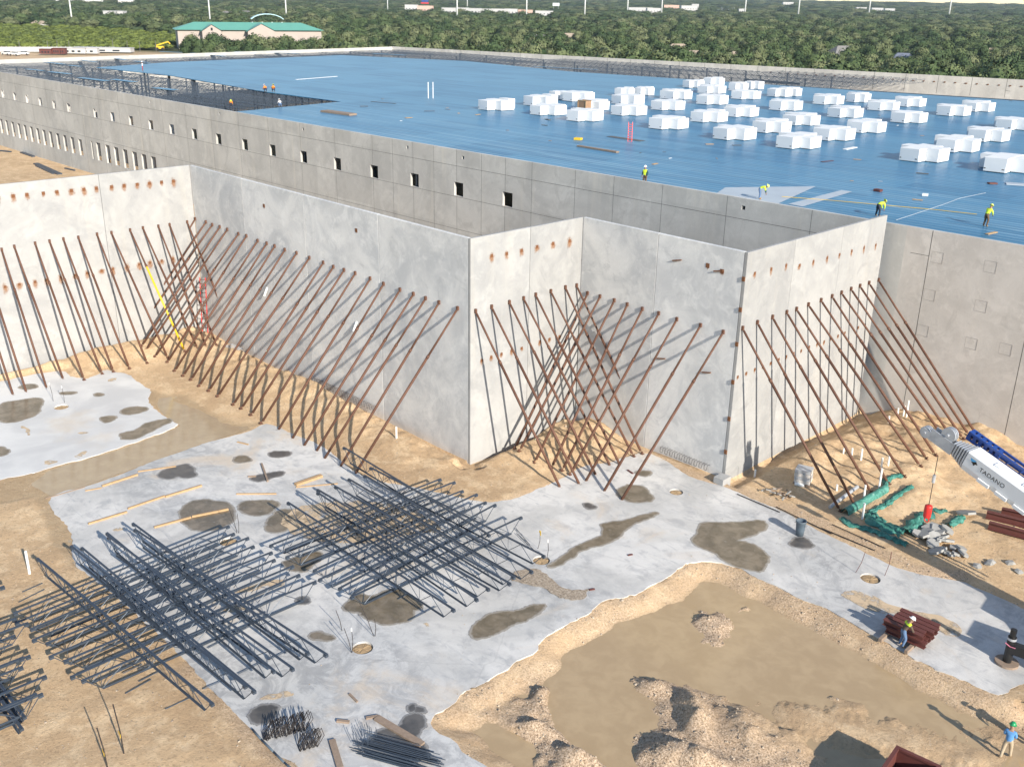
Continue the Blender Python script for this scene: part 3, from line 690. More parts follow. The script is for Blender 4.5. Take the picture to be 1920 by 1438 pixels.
for fx,fy in((26,745),(51,740),(89,732),):
    f=gat(fx,fy); brace(Vector((X1+.06,f.y-.1+nb*.0,10.45)),f,'rust brown brace at the far left, %s from the photo edge'%ordn(nb)); nb+=1
for i,(ax,ay,fx,fy) in enumerate(A_B1):
    a=onx(ax,ay,X1+.06); f=gat(fx,fy); yl=(i==7)
    brace(a,f,'rust and yellow brace, the only yellow one, on the left pale wall' if yl else 'rust brown brace on the left pale wall, %s from the far inner corner'%ordn(len(A_B1)-1-i),yl)
A_C1=[366,386,398,412,426,447,462,483,500,515,534,556,580,606,625,645,666,694,719,750,775,798,823,858]
AY_C1=[411,417,422,426,431,439,443,452,457,462,469,475,484,493,501,507,513,523,533,544,552,560,568,579]
F_C1=crop(4,[(690,455),(712,470),(737,478),(795,510),(820,532),(870,570),(940,600),(980,650),(1028,678),(1072,700),(1118,735),(1172,762),(1222,793),(1310,840),(1355,862),(1410,898),(1467,945),(1557,992),(1635,1042),(1700,1083),(1770,1113),(1815,1155),(1905,1200)])+[(663,893)]
for i in range(24):
    brace(ony(A_C1[i],AY_C1[i],Y1-.06),gat(*F_C1[i]),'rust brown brace on the long grey wall, %s from the far inner corner'%ordn(i))
A_B2=crop(5,[(755,312),(845,288),(945,262),(1025,240),(1093,220),(1178,200),(1260,178),(1323,168)])
F_B2=crop(5,[(1238,1318),(1347,1300),(1440,1248),(1520,1195),(1575,1190),(1645,1130),(1692,1115),(1755,1075)])
for i in range(8): brace(onx(*A_B2[i],X2+.06),gat(*F_B2[i]),'rust brown brace on the middle sunlit wall, %s from the nearest outer corner'%ordn(i))
A_C2=crop(5,[(1385,212),(1455,230),(1535,252),(1608,275),(1693,300),(1785,325),(1887,358)])+crop(6,[(100,392),(228,430)])
F_C2=crop(5,[(975,1085),(1000,1100),(1085,1165),(1180,1195),(1240,1210),(1285,1232),(1365,1283),(1467,1340),(1565,1390)])
for i in range(9): brace(ony(*A_C2[i],Y2-.06),gat(*F_C2[i]),'rust brown brace on the middle grey wall, %s from its inner corner'%ordn(i))
A_B3=crop(6,[(337,408),(420,375),(505,345),(585,318),(640,300),(707,275),(778,250),(840,228),(893,208),(947,187),(997,170),(1048,153),(1102,137)])
F_B3=crop(6,[(888,1438),(975,1413),(1062,1335),(1160,1285),(1250,1245),(1340,1187),(1375,1145),(1425,1125),(1480,1037),(1535,1052),(1580,1032),(1612,1010),(1650,1000)])
for i in range(13):
    a=onx(*A_B3[i],X3+.06); f=gat(*F_B3[i]); brace(a,f,'rust brown brace on the right sunlit wall, %s from its outer corner'%ordn(i))

# ------------------------------------------------------------------ warehouse
WT=14.88
def yw(x): return 71.35+(x+33)*.0125
ware=thing('warehouse','huge concrete warehouse shell with a blue metal roof deck and open steel joists','warehouse',(-33,71.35,0))
WO=ware.location
def holed(name,p0,p1,z0,z1,th,holes,m,mats_extra=(),lines=(),hlines=()):
    """wall from p0 to p1 (outer face on the left-hand normal side), real openings; joint lines are thin sealant strips"""
    p0=Vector((*p0,0));p1=Vector((*p1,0)); L=(p1-p0).length; u=(p1-p0)/L; nrm=Vector((u.y,-u.x,0))
    us=sorted({0,L}|{h[0] for h in holes}|{h[1] for h in holes}); zs=sorted({z0,z1}|{h[2] for h in holes}|{h[3] for h in holes})
    def solid(i,j):
        if i<0 or j<0 or i>=len(us)-1 or j>=len(zs)-1: return False
        a=(us[i]+us[i+1])/2;b=(zs[j]+zs[j+1])/2
        return not any(h[0]<a<h[1] and h[2]<b<h[3] for h in holes)
    mb=MB(); idx={}
    def vid(i,j,k):
        if (i,j,k) not in idx:
            idx[(i,j,k)]=len(mb.v); q=p0+u*us[i]-nrm*(th*k); mb.v.append((q.x,q.y,zs[j]))
        return idx[(i,j,k)]
    def F_(*f): mb.f.append(f); mb.m.append(0)
    for i in range(len(us)-1):
        for j in range(len(zs)-1):
            if not solid(i,j): continue
            F_(vid(i,j,0),vid(i+1,j,0),vid(i+1,j+1,0),vid(i,j+1,0)); F_(vid(i,j,1),vid(i,j+1,1),vid(i+1,j+1,1),vid(i+1,j,1))
            if not solid(i-1,j): F_(vid(i,j,0),vid(i,j+1,0),vid(i,j+1,1),vid(i,j,1))
            if not solid(i+1,j): F_(vid(i+1,j,0),vid(i+1,j,1),vid(i+1,j+1,1),vid(i+1,j+1,0))
            if not solid(i,j-1): F_(vid(i,j,0),vid(i,j,1),vid(i+1,j,1),vid(i+1,j,0))
            if not solid(i,j+1): F_(vid(i,j+1,0),vid(i+1,j+1,0),vid(i+1,j+1,1),vid(i,j+1,1))
    R=Matrix((u,nrm,Vector((0,0,1)))).transposed()
    for s,za,zb,w in lines:
        segs=[(za,zb)]
        for h in holes:
            if h[0]-.05<s<h[1]+.05: segs=[x for a,b in segs for x in((a,min(b,h[2])),(max(a,h[3]),b)) if x[1]>x[0]]
        for a,b in segs: mb.box(p0+u*s+Vector((0,0,(a+b)/2)),(w,.006,b-a),R,1)
    for z,sa,sb in hlines:
        segs=[(sa,sb)]
        for h in holes:
            if h[2]-.05<z<h[3]+.05: segs=[x for a,b in segs for x in((a,min(b,h[0])),(max(a,h[1]),b)) if x[1]>x[0]]
        for a,b in segs: mb.box(p0+u*((a+b)/2)+Vector((0,0,z)),(b-a,.009,.035),R,1)
    return mb.build(name,[m,M['dark']],ware,WO)
FA=(-262.0,yw(-262)); FB=(16.0,yw(16))
def su(x): return (x-FA[0])*math.hypot(FB[0]-FA[0],FB[1]-FA[1])/(FB[0]-FA[0])
def onfront(px,py):
    v=ray(px,py); # intersect with the front plane y = 71.35+(x+33)*.0125
    t=(71.35+33*.0125)/(v[1]-.0125*v[0]); return Vector((v[0]*t,v[1]*t,H+v[2]*t))
wins=crop(1,[(15,522),(82,535),(152,548),(225,563),(303,580),(385,598),(535,628),(632,648),(736,672),(848,695),(966,720),(1093,747),(1229,777),(1377,806),(1533,840),(1708,878),(1898,918)])+crop(2,[(185,962),(412,1010),(660,1063),(935,1122)])
holes=[]
for px,py in wins:
    q=onfront(px,py); s=su(q.x); holes.append((s-.72,s+.72,9.95,11.42))
low=crop(1,[(12,722),(43,732),(77,740),(112,750),(146,760),(182,768),(217,778),(253,788),(290,798),(330,808),(370,820),(412,832),(457,848),(525,880),(560,880),(612,890),(660,905),(710,915),(763,925),(815,935),(868,945)])
q0=onfront(*low[0]).x; 
for px,py in low[:13]: s=su(onfront(px,py).x); holes.append((s-.78,s+.78,2.65,5.55))
for i,(px,py) in enumerate(low[13:]): s=su(onfront(px,py).x); holes.append((s-(.35 if i==0 else .85),s+(.35 if i==0 else .85),2.65,5.75))
for i in range(6): s=su(q0)-3.2*(i+1); holes.append((s-.78,s+.78,2.65,5.55))
sv=crop(2,[(372,830),(685,888)])+crop(1,[(1235,640),(1705,728),(845,575)])+[(1394,390)]
for px,py in sv: q=onfront(px,py); s=su(q.x); holes.append((s-.17,s+.17,q.z-.17,q.z+.17))
jx=[-96.9,-93.1,-89.4,-85.8,-82,-78.1,-74.5,-70.7,-64.9,-60.1,-54.5,-47.7,-39.8]
x=-96.9
while x>-258: x-=7.55; jx.append(x)
jx2=[-30.1,-22.5,-15,-6,3]
lines=[(su(v),-.5,WT,.035) for v in jx+jx2]
hl=[(13.15,0,su(-30.1)),(9.85,0,su(-33.5)),(6.3,0,su(-33.5))]
fw_=holed('front_wall',FA,(-32.0,yw(-32)),-.8,WT,.3,[h for h in holes if h[1]<su(-32)],M['wallc'],(),[l for l in lines if l[0]<su(-32)],hl[:0]+[(13.15,0,su(-33.6)),(9.85,0,su(-33.5)),(6.3,0,su(-33.5))])
fw2=holed('front_wall',(-32.0,yw(-32)-.0),FB,-.8,WT,.3,[],M['wallp'],(),[(su(v)-su(-32),-.5,WT,.05) for v in jx2],[(13.0,0.5,su(-30.1)-su(-32))])
fw2['label']='pinkish grey end stretch of the front wall with square patches'
# dark sheets added for interior shade, over the upper part of the tall ground floor openings
M['shade_sheet']=m_plain('dark_blue_interior_shade',(.02,.035,.06),.25,0,.3,1)
uF=Vector((FB[0]-FA[0],FB[1]-FA[1],0)).normalized(); RF=Matrix((uF,Vector((uF.y,-uF.x,0)),Vector((0,0,1)))).transposed()
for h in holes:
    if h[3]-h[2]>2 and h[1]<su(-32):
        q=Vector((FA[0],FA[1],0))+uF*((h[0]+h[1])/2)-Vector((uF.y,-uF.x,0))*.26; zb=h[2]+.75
        mb=MB(); mb.box(q+Vector((0,0,(zb+h[3])/2)),(h[1]-h[0]-.02,.02,h[3]-zb-.02),RF); mb.build('interior_shade_sheet',M['shade_sheet'],ware,WO)
# square pockets patched on the right stretch
mb=MB()
for px,py in crop(6,[(1432,10),(1730,62),(1388,220),(1676,283),(1622,492),(1350,420)])+[(1885,655)]:
    q=onfront(px,py); 
    for dx,dz,w,h in((0,.4,.86,.016),(0,-.4,.86,.022),(-.42,0,.012,.77),(.42,0,.02,.77)): mb.box((q.x+dx,yw(q.x)-.004,q.z+dz),(w,.012,h))
mb.build('patch_frame',m_plain('patch_edge',(.36,.335,.31),.9),ware,WO)
# left end wall and back wall (inner faces are what the photograph shows)
LW=[at(-40,113.5,14.9),at(400,98,14.9),at(735,88,14.9)]; BW=[LW[2],at(1280,119,14.9),at(1920,152,14.9)]
d=(BW[2]-BW[1]).normalized(); BW.append(BW[2]+d*90)
lw0=LW[1]+(LW[0]-LW[1])*(1.18)
holed('end_wall',(LW[2].x,LW[2].y),(lw0.x,lw0.y),-.8,14.9,.3,[],M['wallc'])
n_bw=(BW[3]-BW[0]).length
bh=[]; s=150.0
while False and s<n_bw-8: bh.append((s,s+2.2,10.8,12.6)); s+=7.4
bwo=holed('back_wall',(BW[3].x,BW[3].y),(BW[0].x,BW[0].y),-.8,14.95,.3,[(n_bw-h[1],n_bw-h[0],h[2],h[3]) for h in bh],M['wallc'])
holed('end_wall',FB,(BW[3].x+20,BW[3].y),-.8,14.9,.3,[],M['wallc'])  # unseen right end wall, added to stop light leaking under the deck
ub=(BW[3]-BW[0]).normalized(); nbk=Vector((ub.y,-ub.x,0))
for i in range(70):
    q=BW[0]+ub*(128+i*2.35)+nbk*.32
    if proj(q)[0]>2000: break
    mb=MB(); mb.box(Vector((q.x,q.y,13.55)),(.5 if i%5==0 else .38,.2,.22),Matrix.Rotation(math.atan2(ub.y,ub.x),3,'Z')); mb.build('embed_plate',M['rust_plate'],ware,WO)
# vertical joints of the back wall's inside
mb=MB()
for i in range(42):
    q=BW[0]+ub*(6+i*7.4)+nbk*.305; mb.box(Vector((q.x,q.y,12.9)),(.07,.02,4),Matrix.Rotation(math.atan2(ub.y,ub.x),3,'Z'))
mb.build('wall_joint',M['dark'],ware,WO)

# roof deck
DZ=14.28
deckpx=[(180,127),(320,117),(640,104),(873,115),(1073,135),(1273,148),(1395,156),(1500,163),(1700,176),(1920,190),(2060,200)]
dk=[tuple(at(x,y,DZ)[:2]) for x,y in deckpx]
frontd=[(12,yw(12)+.32),(-30,yw(-30)+.32),(-80,yw(-80)+.32)]
e=at(465,209,DZ); frontd.append((e.x,yw(e.x)+.32))
dk2=[tuple(at(x,y,DZ)[:2]) for x,y in((640,191),(495,172),(320,142))]
poly=dk+[(14,150)]+frontd+dk2
dko=flat('roof_deck',poly,DZ,M['deck'],.12); dko.parent=ware; dko.matrix_parent_inverse=Matrix.Translation(-WO)
# ------------------------------------------------------------------ bar joists
def joist_shapes(L,h=.62,ch=.10,web=.019,pan=None):
    top=MB(); bot=MB(); wb=MB()
    for s in(-1,1):
        top.box((0,s*.037,h-.01),(L,.06,.016)); top.box((0,s*.014,h-.04),(L,.012,.075))
        bot.box((0,s*.034,.01),(L-1.7,.054,.014)); bot.box((0,s*.014,.04),(L-1.7,.012,.06))
    for s in(-1,1): top.box((s*(L/2-.1),0,h-.11),(.2,.16,.11))
    n=max(6,int(L/1.15)); n+=n%2; x0=-L/2+.85; dx=(L-1.7)/n
    wb.tube((-L/2+.12,0,h-.06),(x0,0,.03),web*1.1,5); wb.tube((L/2-.12,0,h-.06),(-x0,0,.03),web*1.1,5)
    for i in range(n):
        a=(x0+i*dx,0,.03 if i%2==0 else h-.06); b=(x0+(i+1)*dx,0,h-.06 if i%2==0 else .03)
        wb.tube(a,b,web,5)
        if i%2==0: wb.tube((x0+i*dx,0,.03),(x0+i*dx,0,h-.05),web*.8,4)
    return top,bot,wb
_J={}
def joist(L,loc,rz,label,group,tilt=0.0,h=.62):
    key=(round(L,1),h)
    if key not in _J:
        t=thing('bar_joist',label,'steel joist',loc,group,rz); a,b,c=joist_shapes(L,h)
        a.build('top_chord',M['steel'],t); b.build('bottom_chord',M['steel'],t); c.build('web',M['steel'],t); _J[key]=t
    else:
        t=copy_tree(_J[key]); t.location=loc; tag(t,label,'steel joist',group)
    t.rotation_euler=(tilt,0,rz); return t
rj=random.Random(21)
def pile(nm,grp,ylow,xlow,yup,Lx,Ly,xc,yc,zb=.12,uplab='upper'):
    """xlow: x positions of the lower joists that run along y; yup: y positions of the upper joists that run along x"""
    for i,x in enumerate(xlow):
        joist(Ly,(x,yc+rj.uniform(-1.1,1.1)+ylow*(i%2),zb),math.pi/2+rj.uniform(-.02,.02),'dark blue grey joist in the lower layer of %s, %s from its left end'%(nm,ordn(i)),grp,rj.uniform(-.05,.05))
    for i,y in enumerate(yup):
        joist(Lx,(xc+rj.uniform(-.4,.4)+(.9 if i%2 else -.4),y,zb+.64),rj.uniform(-.03,.012),'dark blue grey joist in the upper layer of %s, %s from the front'%(nm,ordn(i)),grp,rj.uniform(-.06,.06))
G1='steel bar joists laid crosswise in piles'
def joist_px(a,b,L,z,label,tilt=0.0,anchor='mid'):
    p,q=at(*a,z+JH),at(*b,z+JH); d=(q-p); d.z=0; d.normalize(); m=(p+q)/2 if anchor=='mid' else q-d*(L/2)
    joist(L,(m.x,m.y,z),math.atan2(d.y,d.x)+rj.uniform(-.035,.035),label,G1,tilt,JH)
JH=.88
UP1=[((80,1045),(392,1316)),((137,1021),(460,1285)),((150,1030),(474,1290)),((192,1000),(523,1253)),((247,979),(585,1222)),((208,1004),(540,1256)),((260,990),(600,1230))]
LO1=[((38,1143),(422,990)),((33,1165),(435,1000)),((70,1171),(458,1013)),((63,1197),(473,1023)),((103,1201),(497,1037)),((98,1231),(513,1049)),((138,1235),(535,1062)),((137,1268),(556,1075)),((183,1268),(570,1095))]
for i,(a,b) in enumerate(LO1): joist_px(a,b,12.4,.1,'blue grey joist in the lower layer of the near left pile, %s from its back'%ordn(i),rj.uniform(-.09,.09))
for i,(a,b) in enumerate(UP1): joist_px(a,b,17.0,.1+JH+.02,'blue grey joist in the upper layer of the near left pile, %s from the front'%ordn(sorted(range(7),key=lambda k:UP1[k][1][0]).index(i)),rj.uniform(-.09,.09))
UP2=[(853,1143),(903,1120),(912,1107),(953,1096),(967,1081),(1000,1071),(1015,1046),(925,1000)]
LO2=[((515,1018),(820,900)),((537,1029),(852,903)),((550,1043),(858,920)),((588,1070),(892,923)),((610,1082),(900,942)),((628,1100),(933,945)),((657,1115),(978,970))]
for i,(a,b) in enumerate(LO2): joist_px(a,b,12.6,.1,'blue grey joist in the lower layer of the middle pile, %s from its left'%ordn(i),rj.uniform(-.09,.09))
for i,b in enumerate(UP2):
    q=at(*b,.1+JH*2); L=15.2; joist(L,(q.x-L/2,q.y,.1+JH+.02),rj.uniform(-.045,.035),'blue grey joist in the upper layer of the middle pile, %s from the front'%ordn(i),G1,rj.uniform(-.09,.09),JH)
# pile cut off by the left edge of the photograph
R3=crop(7,[(45,525),(95,625),(90,720),(175,728),(175,835),(130,893),(150,925),(262,945),(245,1048),(220,1127)])
for i,(px,py) in enumerate(R3):
    q=at(px,py,.75); joist(12.4,(q.x,q.y-6.2,.13 if i%3 else .98),math.pi/2+rj.uniform(-.03,.03),'blue grey joist reaching in from the left photo edge, %s from the back'%ordn(i),G1,rj.uniform(-.09,.09),.88)
for i,(px,py) in enumerate(crop(7,[(150,1300),(165,1235)])):
    q=at(px,py,.1); joist(17.0,(q.x-8.5,q.y,.02),.0,'dark low joist under the left edge pile, %s from the front'%ordn(i),G1,.1,.88)
# timber dunnage and loose bridging bars
def rod(name,label,cat,p,q,r,m,grp=None,n=6):
    mb=MB(); mb.tube(p,q,r,n); o=mb.build(name,m,None,p); o.location=p; return tag(o,label,cat,grp)
for i,(a,b) in enumerate([((125,455),(240,405)),((105,512),(250,440)),((780,958),(905,895)),((705,1025),(850,945)),((930,1112),(1075,1045)),((690,912),(800,860)),((775,892),(860,850)),((1140,1000),(1260,950)),((1340,915),(1470,850)),((1510,835),(1660,765)),((1170,770),(1400,650)),((1190,690),(1500,565))]):
    p,q=[at(*c,.12) for c in crop(7,[a,b])]; rod('bridging_bar','thin dark bar sticking out of the near left joist pile, %s of them'%ordn(i),'steel bar',p,q,.022,M['steel'],'loose bridging bars by the joist piles')
for i,(a,b) in enumerate([((380,615),(535,535)),((320,495),(380,460)),((215,485),(290,450)),((985,125),(1090,225)),((980,95),(1060,190))]):
    p,q=[at(*c,.1) for c in crop(8,[a,b])]; rod('bridging_bar','thin dark bar sticking out of the middle joist pile, %s along its edge'%ordn(i),'steel bar',p,q,.022,M['steel'],'loose bridging bars by the joist piles')

# ------------------------------------------------------------------ open roof: joists, girders, columns inside the warehouse
def inpoly(poly_,x,y): return float(sdist(poly_,np.array([x]),np.array([y]))[0])
BQ=[(FA[0],FA[1]+.4),(FB[0],FB[1]+.4),(BW[3].x,BW[3].y-.5),(BW[0].x,BW[0].y-.5),(lw0.x+.5,lw0.y)]
def roof_joist_mesh(L,h=.75):
    mb=MB(); 
    mb.box((0,0,-.04),(L,.12,.07)); mb.box((0,0,-h),(L-1.6,.1,.06))
    n=max(4,int(L/1.5)); n+=n%2; dx=(L-1.6)/n; x0=-L/2+.8
    for i in range(n):
        a=(x0+i*dx,0,-h if i%2==0 else -.1); b=(x0+(i+1)*dx,0,-.1 if i%2==0 else -h); mb.tube(a,b,.026,4,cap=False)
    mb.tube((-L/2,0,-.08),(x0,0,-h),.035,4); mb.tube((L/2,0,-.08),(-x0,0,-h),.035,4)
    return mb
SP=11.9; jl=[]
ybase=72.0
jm=roof_joist_mesh(SP)
xx=-268.0
while xx<-58:
    yy=ybase
    while yy<246:
        c=(xx,yy+SP/2+(xx+33)*.0125)
        if inpoly(BQ,*c)<-1.0:
            dd_=inpoly(poly,*c)
            if dd_>-1.5 and not(c[0]>-108 and c[1]>150): jl.append((math.hypot(*c),c))
        yy+=SP
    xx+=2.05
jl.sort()
proto=None; stuffm=MB()
R90=Matrix.Rotation(math.pi/2,3,'Z')
for i,(r_,c) in enumerate(jl):
    if i<92:
        if proto is None: o=jm.build('roof_joist',M['steel'],ware); proto=o
        else: o=proto.copy(); COL.objects.link(o)
        o.location=Vector((c[0],c[1],DZ-.14))-WO; o.rotation_euler=(0,0,math.pi/2)
    elif proj((c[0],c[1],DZ))[0]>-60:
        stuffm.add([R90@Vector(v)+Vector((c[0],c[1],DZ-.14)) for v in jm.v],jm.f)
o=stuffm.build('roof_joists_beyond',M['steel'],ware,WO); o['kind']='stuff'
# girders along x and columns under them
gp=MB(); gcount=0; cols=[]
ln_=[]
yy=ybase; row=0
while yy<246:
    xx=-268.0
    while xx<10:
        c=(xx+SP/2,yy+(xx+33)*.0125)
        if inpoly(BQ,*c)<0 and inpoly(poly,*c)>-14 and not(c[0]>-108 and c[1]>150): ln_.append((math.hypot(*c),c))
        xx+=SP
    yy+=SP
ln_.sort(); gm=roof_joist_mesh(SP,1.0); gproto=cproto=None; gst=MB(); cst=MB(); ncol=0
cm=MB(); cm.box((0,0,-7.5),(.28,.28,15)); cm.box((0,0,-14.9),(.5,.5,.08))
for i,(r_,c) in enumerate(ln_):
    if i<60:
        if gproto is None: gproto=gm.build('roof_girder',M['steel'],ware); o=gproto
        else: o=gproto.copy(); COL.objects.link(o)
        o.location=Vector((c[0],c[1],DZ-.3))-WO
    else: gst.add([Vector(v)+Vector((c[0],c[1],DZ-.3)) for v in gm.v],gm.f)
    if i<64:
        if cproto is None: cproto=cm.build('column',M['steel'],ware); o=cproto
        else: o=cproto.copy(); COL.objects.link(o)
        o.location=Vector((c[0]-SP/2,c[1],DZ-.3))-WO
    else: cst.add([Vector(v)+Vector((c[0]-SP/2,c[1],DZ-.3)) for v in cm.v],cm.f)
for nm,b in(('roof_girders_beyond',gst),('columns_beyond',cst)):
    if b.v: o=b.build(nm,M['steel'],ware,WO); o['kind']='stuff'
# long edge beam along the back of the deck, loose deck sheets lying on the open joists
mb=MB(); mb.beam(at(1460,163,13.9),at(2040,200,13.9),.3,.7); mb.beam(at(1395,151,13.9),at(1500,158,13.9),.3,.5); mb.build('edge_beam',M['steel'],ware,WO)
ds=0
for a,b,w in [((85,117),(120,121),1.2),((150,113),(180,117),1),((93,135),(130,139),1.3),((150,146),(200,152),1.5),((212,149),(252,154),1.5),((290,165),(328,169),1.6),((115,109),(150,112),1),((205,108),(235,113),1.2),((360,100),(420,106),1.5),((300,97),(340,99),1.2),((440,97),(560,101),1.5),((250,115),(280,118),1),((50,130),(80,133),1),((130,123),(150,125),1),((700,101),(760,104),1.5),((1000,125),(1120,131),1.2)]:
    p,q=at(*a,DZ),at(*b,DZ); mb=MB(); mb.beam(p,q,w,.03); o=mb.build('deck_sheet',M['deck'],None,p); o.location=p
    tag(o,'long blue deck sheet lying loose on the open roof joists, %s of those listed from the left edge'%ordn(ds) if False else 'long blue deck sheet lying loose on the dark open roof joists','deck sheet','loose deck sheets on the open joists'); ds+=1

# ------------------------------------------------------------------ foam stacks on the deck
FS=[]
for l,r,t,b in [(172,437,700,793),(535,815,745,843),(400,633,665,753),(745,1003,700,797),(930,1193,665,753),(1228,1555,805,918),(1445,1725,760,863),(1615,1895,710,803),(1765,2040,650,737),(1720,2040,865,980),(50,273,617,693),(235,460,588,663),(570,795,630,710),(485,713,557,627),(815,1052,592,667),(1172,1428,618,697),(1048,1262,555,627),(1205,1400,540,605),(1435,1660,575,657),(1590,1785,565,633),(735,950,520,593),(925,1070,518,580),(478,625,470,548),(545,683,475,545),(275,472,500,563),(262,380,455,515),(350,463,450,505),(78,280,527,593),(85,270,480,530),(120,248,440,485),(0,125,445,497),(-100,65,510,563)]:
    FS.append((1280+(l+r)/6,b/3.0,(r-l)/3))
for l,r,t,b in [(760,972,555,625),(1058,1273,583,653),(1268,1488,612,688),(1018,1220,525,600),(1175,1270,513,566),(1235,1455,503,575),(1310,1530,560,626),(1515,1735,582,655),(1513,1720,530,592),(1545,1640,488,545),(1655,1755,473,540),(1733,1975,645,733),(1740,1960,560,625),(1795,1945,510,560)]:
    FS.append((640+(l+r)/6,b/3.0,(r-l)/3))
rf=random.Random(9)
_fp=None
items=[]
for cx_,by,w in FS:
    q=at(cx_-w*.21,by,DZ); items.append((q,w))
items.sort(key=lambda k:k[0].y)
BV=[]
for vi in range(4):
    t=thing('foam_stack','',  'foam stack',(0,0,0),'white foam insulation stacks on the roof')
    hs=[1.36+rf.uniform(-.02,.05) for _ in range(3)]
    def blk(name,x0,x1,y0,y1,h,mi='foam'):
        bm=bmesh.new(); bmesh.ops.create_cube(bm,size=1); bm.transform(Matrix.Translation(((x0+x1)/2,(y0+y1)/2,h/2+.06))@Matrix.Diagonal((x1-x0,y1-y0,h,1)))
        bmesh.ops.bevel(bm,geom=bm.edges[:],offset=.03,segments=2,affect='EDGES')
        for v in bm.verts: v.co+=Vector((rf.uniform(-.02,.02),rf.uniform(-.02,.02),rf.uniform(-.025,.025) if v.co.z>.5 else 0))
        me=bpy.data.meshes.new(name); bm.to_mesh(me); bm.free(); me.materials.append(M[mi]); return lnk(name,me,t)
    blk('foam_bundle',-2.05,0,0,2.3,hs[0]); blk('foam_bundle',.02,1.3,1.4,3.75,hs[1]); blk('foam_bundle',-3.2,-.02,2.32,3.8,hs[2]); 
    if vi%2==0: blk('foam_bundle',-2.1,-.05,3.82,5.1,hs[1]+.08)
    else: blk('foam_bundle',-2.2,.0,3.82,4.9,hs[0]-.04)
    mb=MB()
    for px_,py_,sx,sy in((-.25,-.004,.22,.012),(-1.9,-.004,.16,.012),(1.306,3.3,.012,.25),(.006,.4,.012,.2),(1.306,1.75,.012,.2)): mb.box((px_,py_,.36),(sx,sy,.1))
    mb.build('bundle_tag',M['dark'],t)
    BV.append(t)
for i,(q,w) in enumerate(items):
    t=BV[i] if i<4 else copy_tree(BV[rf.randrange(4)])
    s=w*1.0/ (5.15*F/ (np.array([q.x,q.y,q.z-H])@FW)); s=max(.72,min(1.08,s))
    t.location=(q.x,q.y-.0,DZ+.01); t.rotation_euler=(0,0,rf.uniform(-.07,.07)); t.scale=(s,s,.92+.1*rf.random())
    side='left' if q.x< -85 else ('right' if q.x>-60 else 'middle')
    t['label']='white cross shaped foam stack, %s from the front parapet, %s of the field'%(ordn(i),side)
# wooden crate among them
q=at(1105,207,DZ); ct=thing('pallet_crate','brown cardboard crate with wooden battens standing among the white foam stacks','crate',(q.x,q.y-1.2,DZ))
mb=MB(); mb.box((0,0,.75),(1.7,1.1,1.4)); mb.build('carton',m_plain('cardboard',(.33,.2,.12),.85),ct)
mb=MB()
for x in(-.8,.8):
    for y in(-.58,.58): mb.box((x,y,.8),(.12,.06,1.55))
for x in(-.5,0,.5): mb.box((x,0,.05),(.12,1.2,.1))
mb.box((0,-.58,1.5),(1.8,.05,.1)); mb.box((0,.58,1.5),(1.8,.05,.1)); mb.build('batten',M['wood'],ct)

# ------------------------------------------------------------------ things lying on the roof deck
def board(name,label,cat,a,b,w,h,m,z,grp=None):
    p,q=at(*a,z),at(*b,z); mb=MB(); mb.beam(p+Vector((0,0,h/2)),q+Vector((0,0,h/2)),w,h); o=mb.build(name,m,None,p); o.location=p; return tag(o,label,cat,grp)
for px,s in((803,'left'),(812,'right')):
    q=at(px,185,DZ); rod('vent_pipe','tall thin white pipe standing on the far blue roof, %s of the pair'%s,'pipe',Vector((q.x,q.y,DZ)),Vector((q.x,q.y,DZ+2.6)),.07,M['white'],'pair of white roof pipes')
a=at(1181,266,DZ); b=Vector((a.x,a.y,DZ))
lt=thing('ladder','red ladder standing up through a dark roof slot','ladder',b)
mb=MB(); dr=Vector((.7,.7,0)); up=Vector((-.25,.25,2.25))
for s in(-.24,.24): mb.beam(b+dr*s+Vector((0,0,-.5)),b+dr*s+up,.07,.05)
mb.build('rail',m_plain('red_fibreglass',(.75,.13,.12),.5),lt,b)
for i in range(8):
    c_=b+up*(i/8.0); mb=MB(); mb.beam(c_-dr*.24,c_+dr*.24,.05,.05); mb.build('rung',M['red'],lt,b)
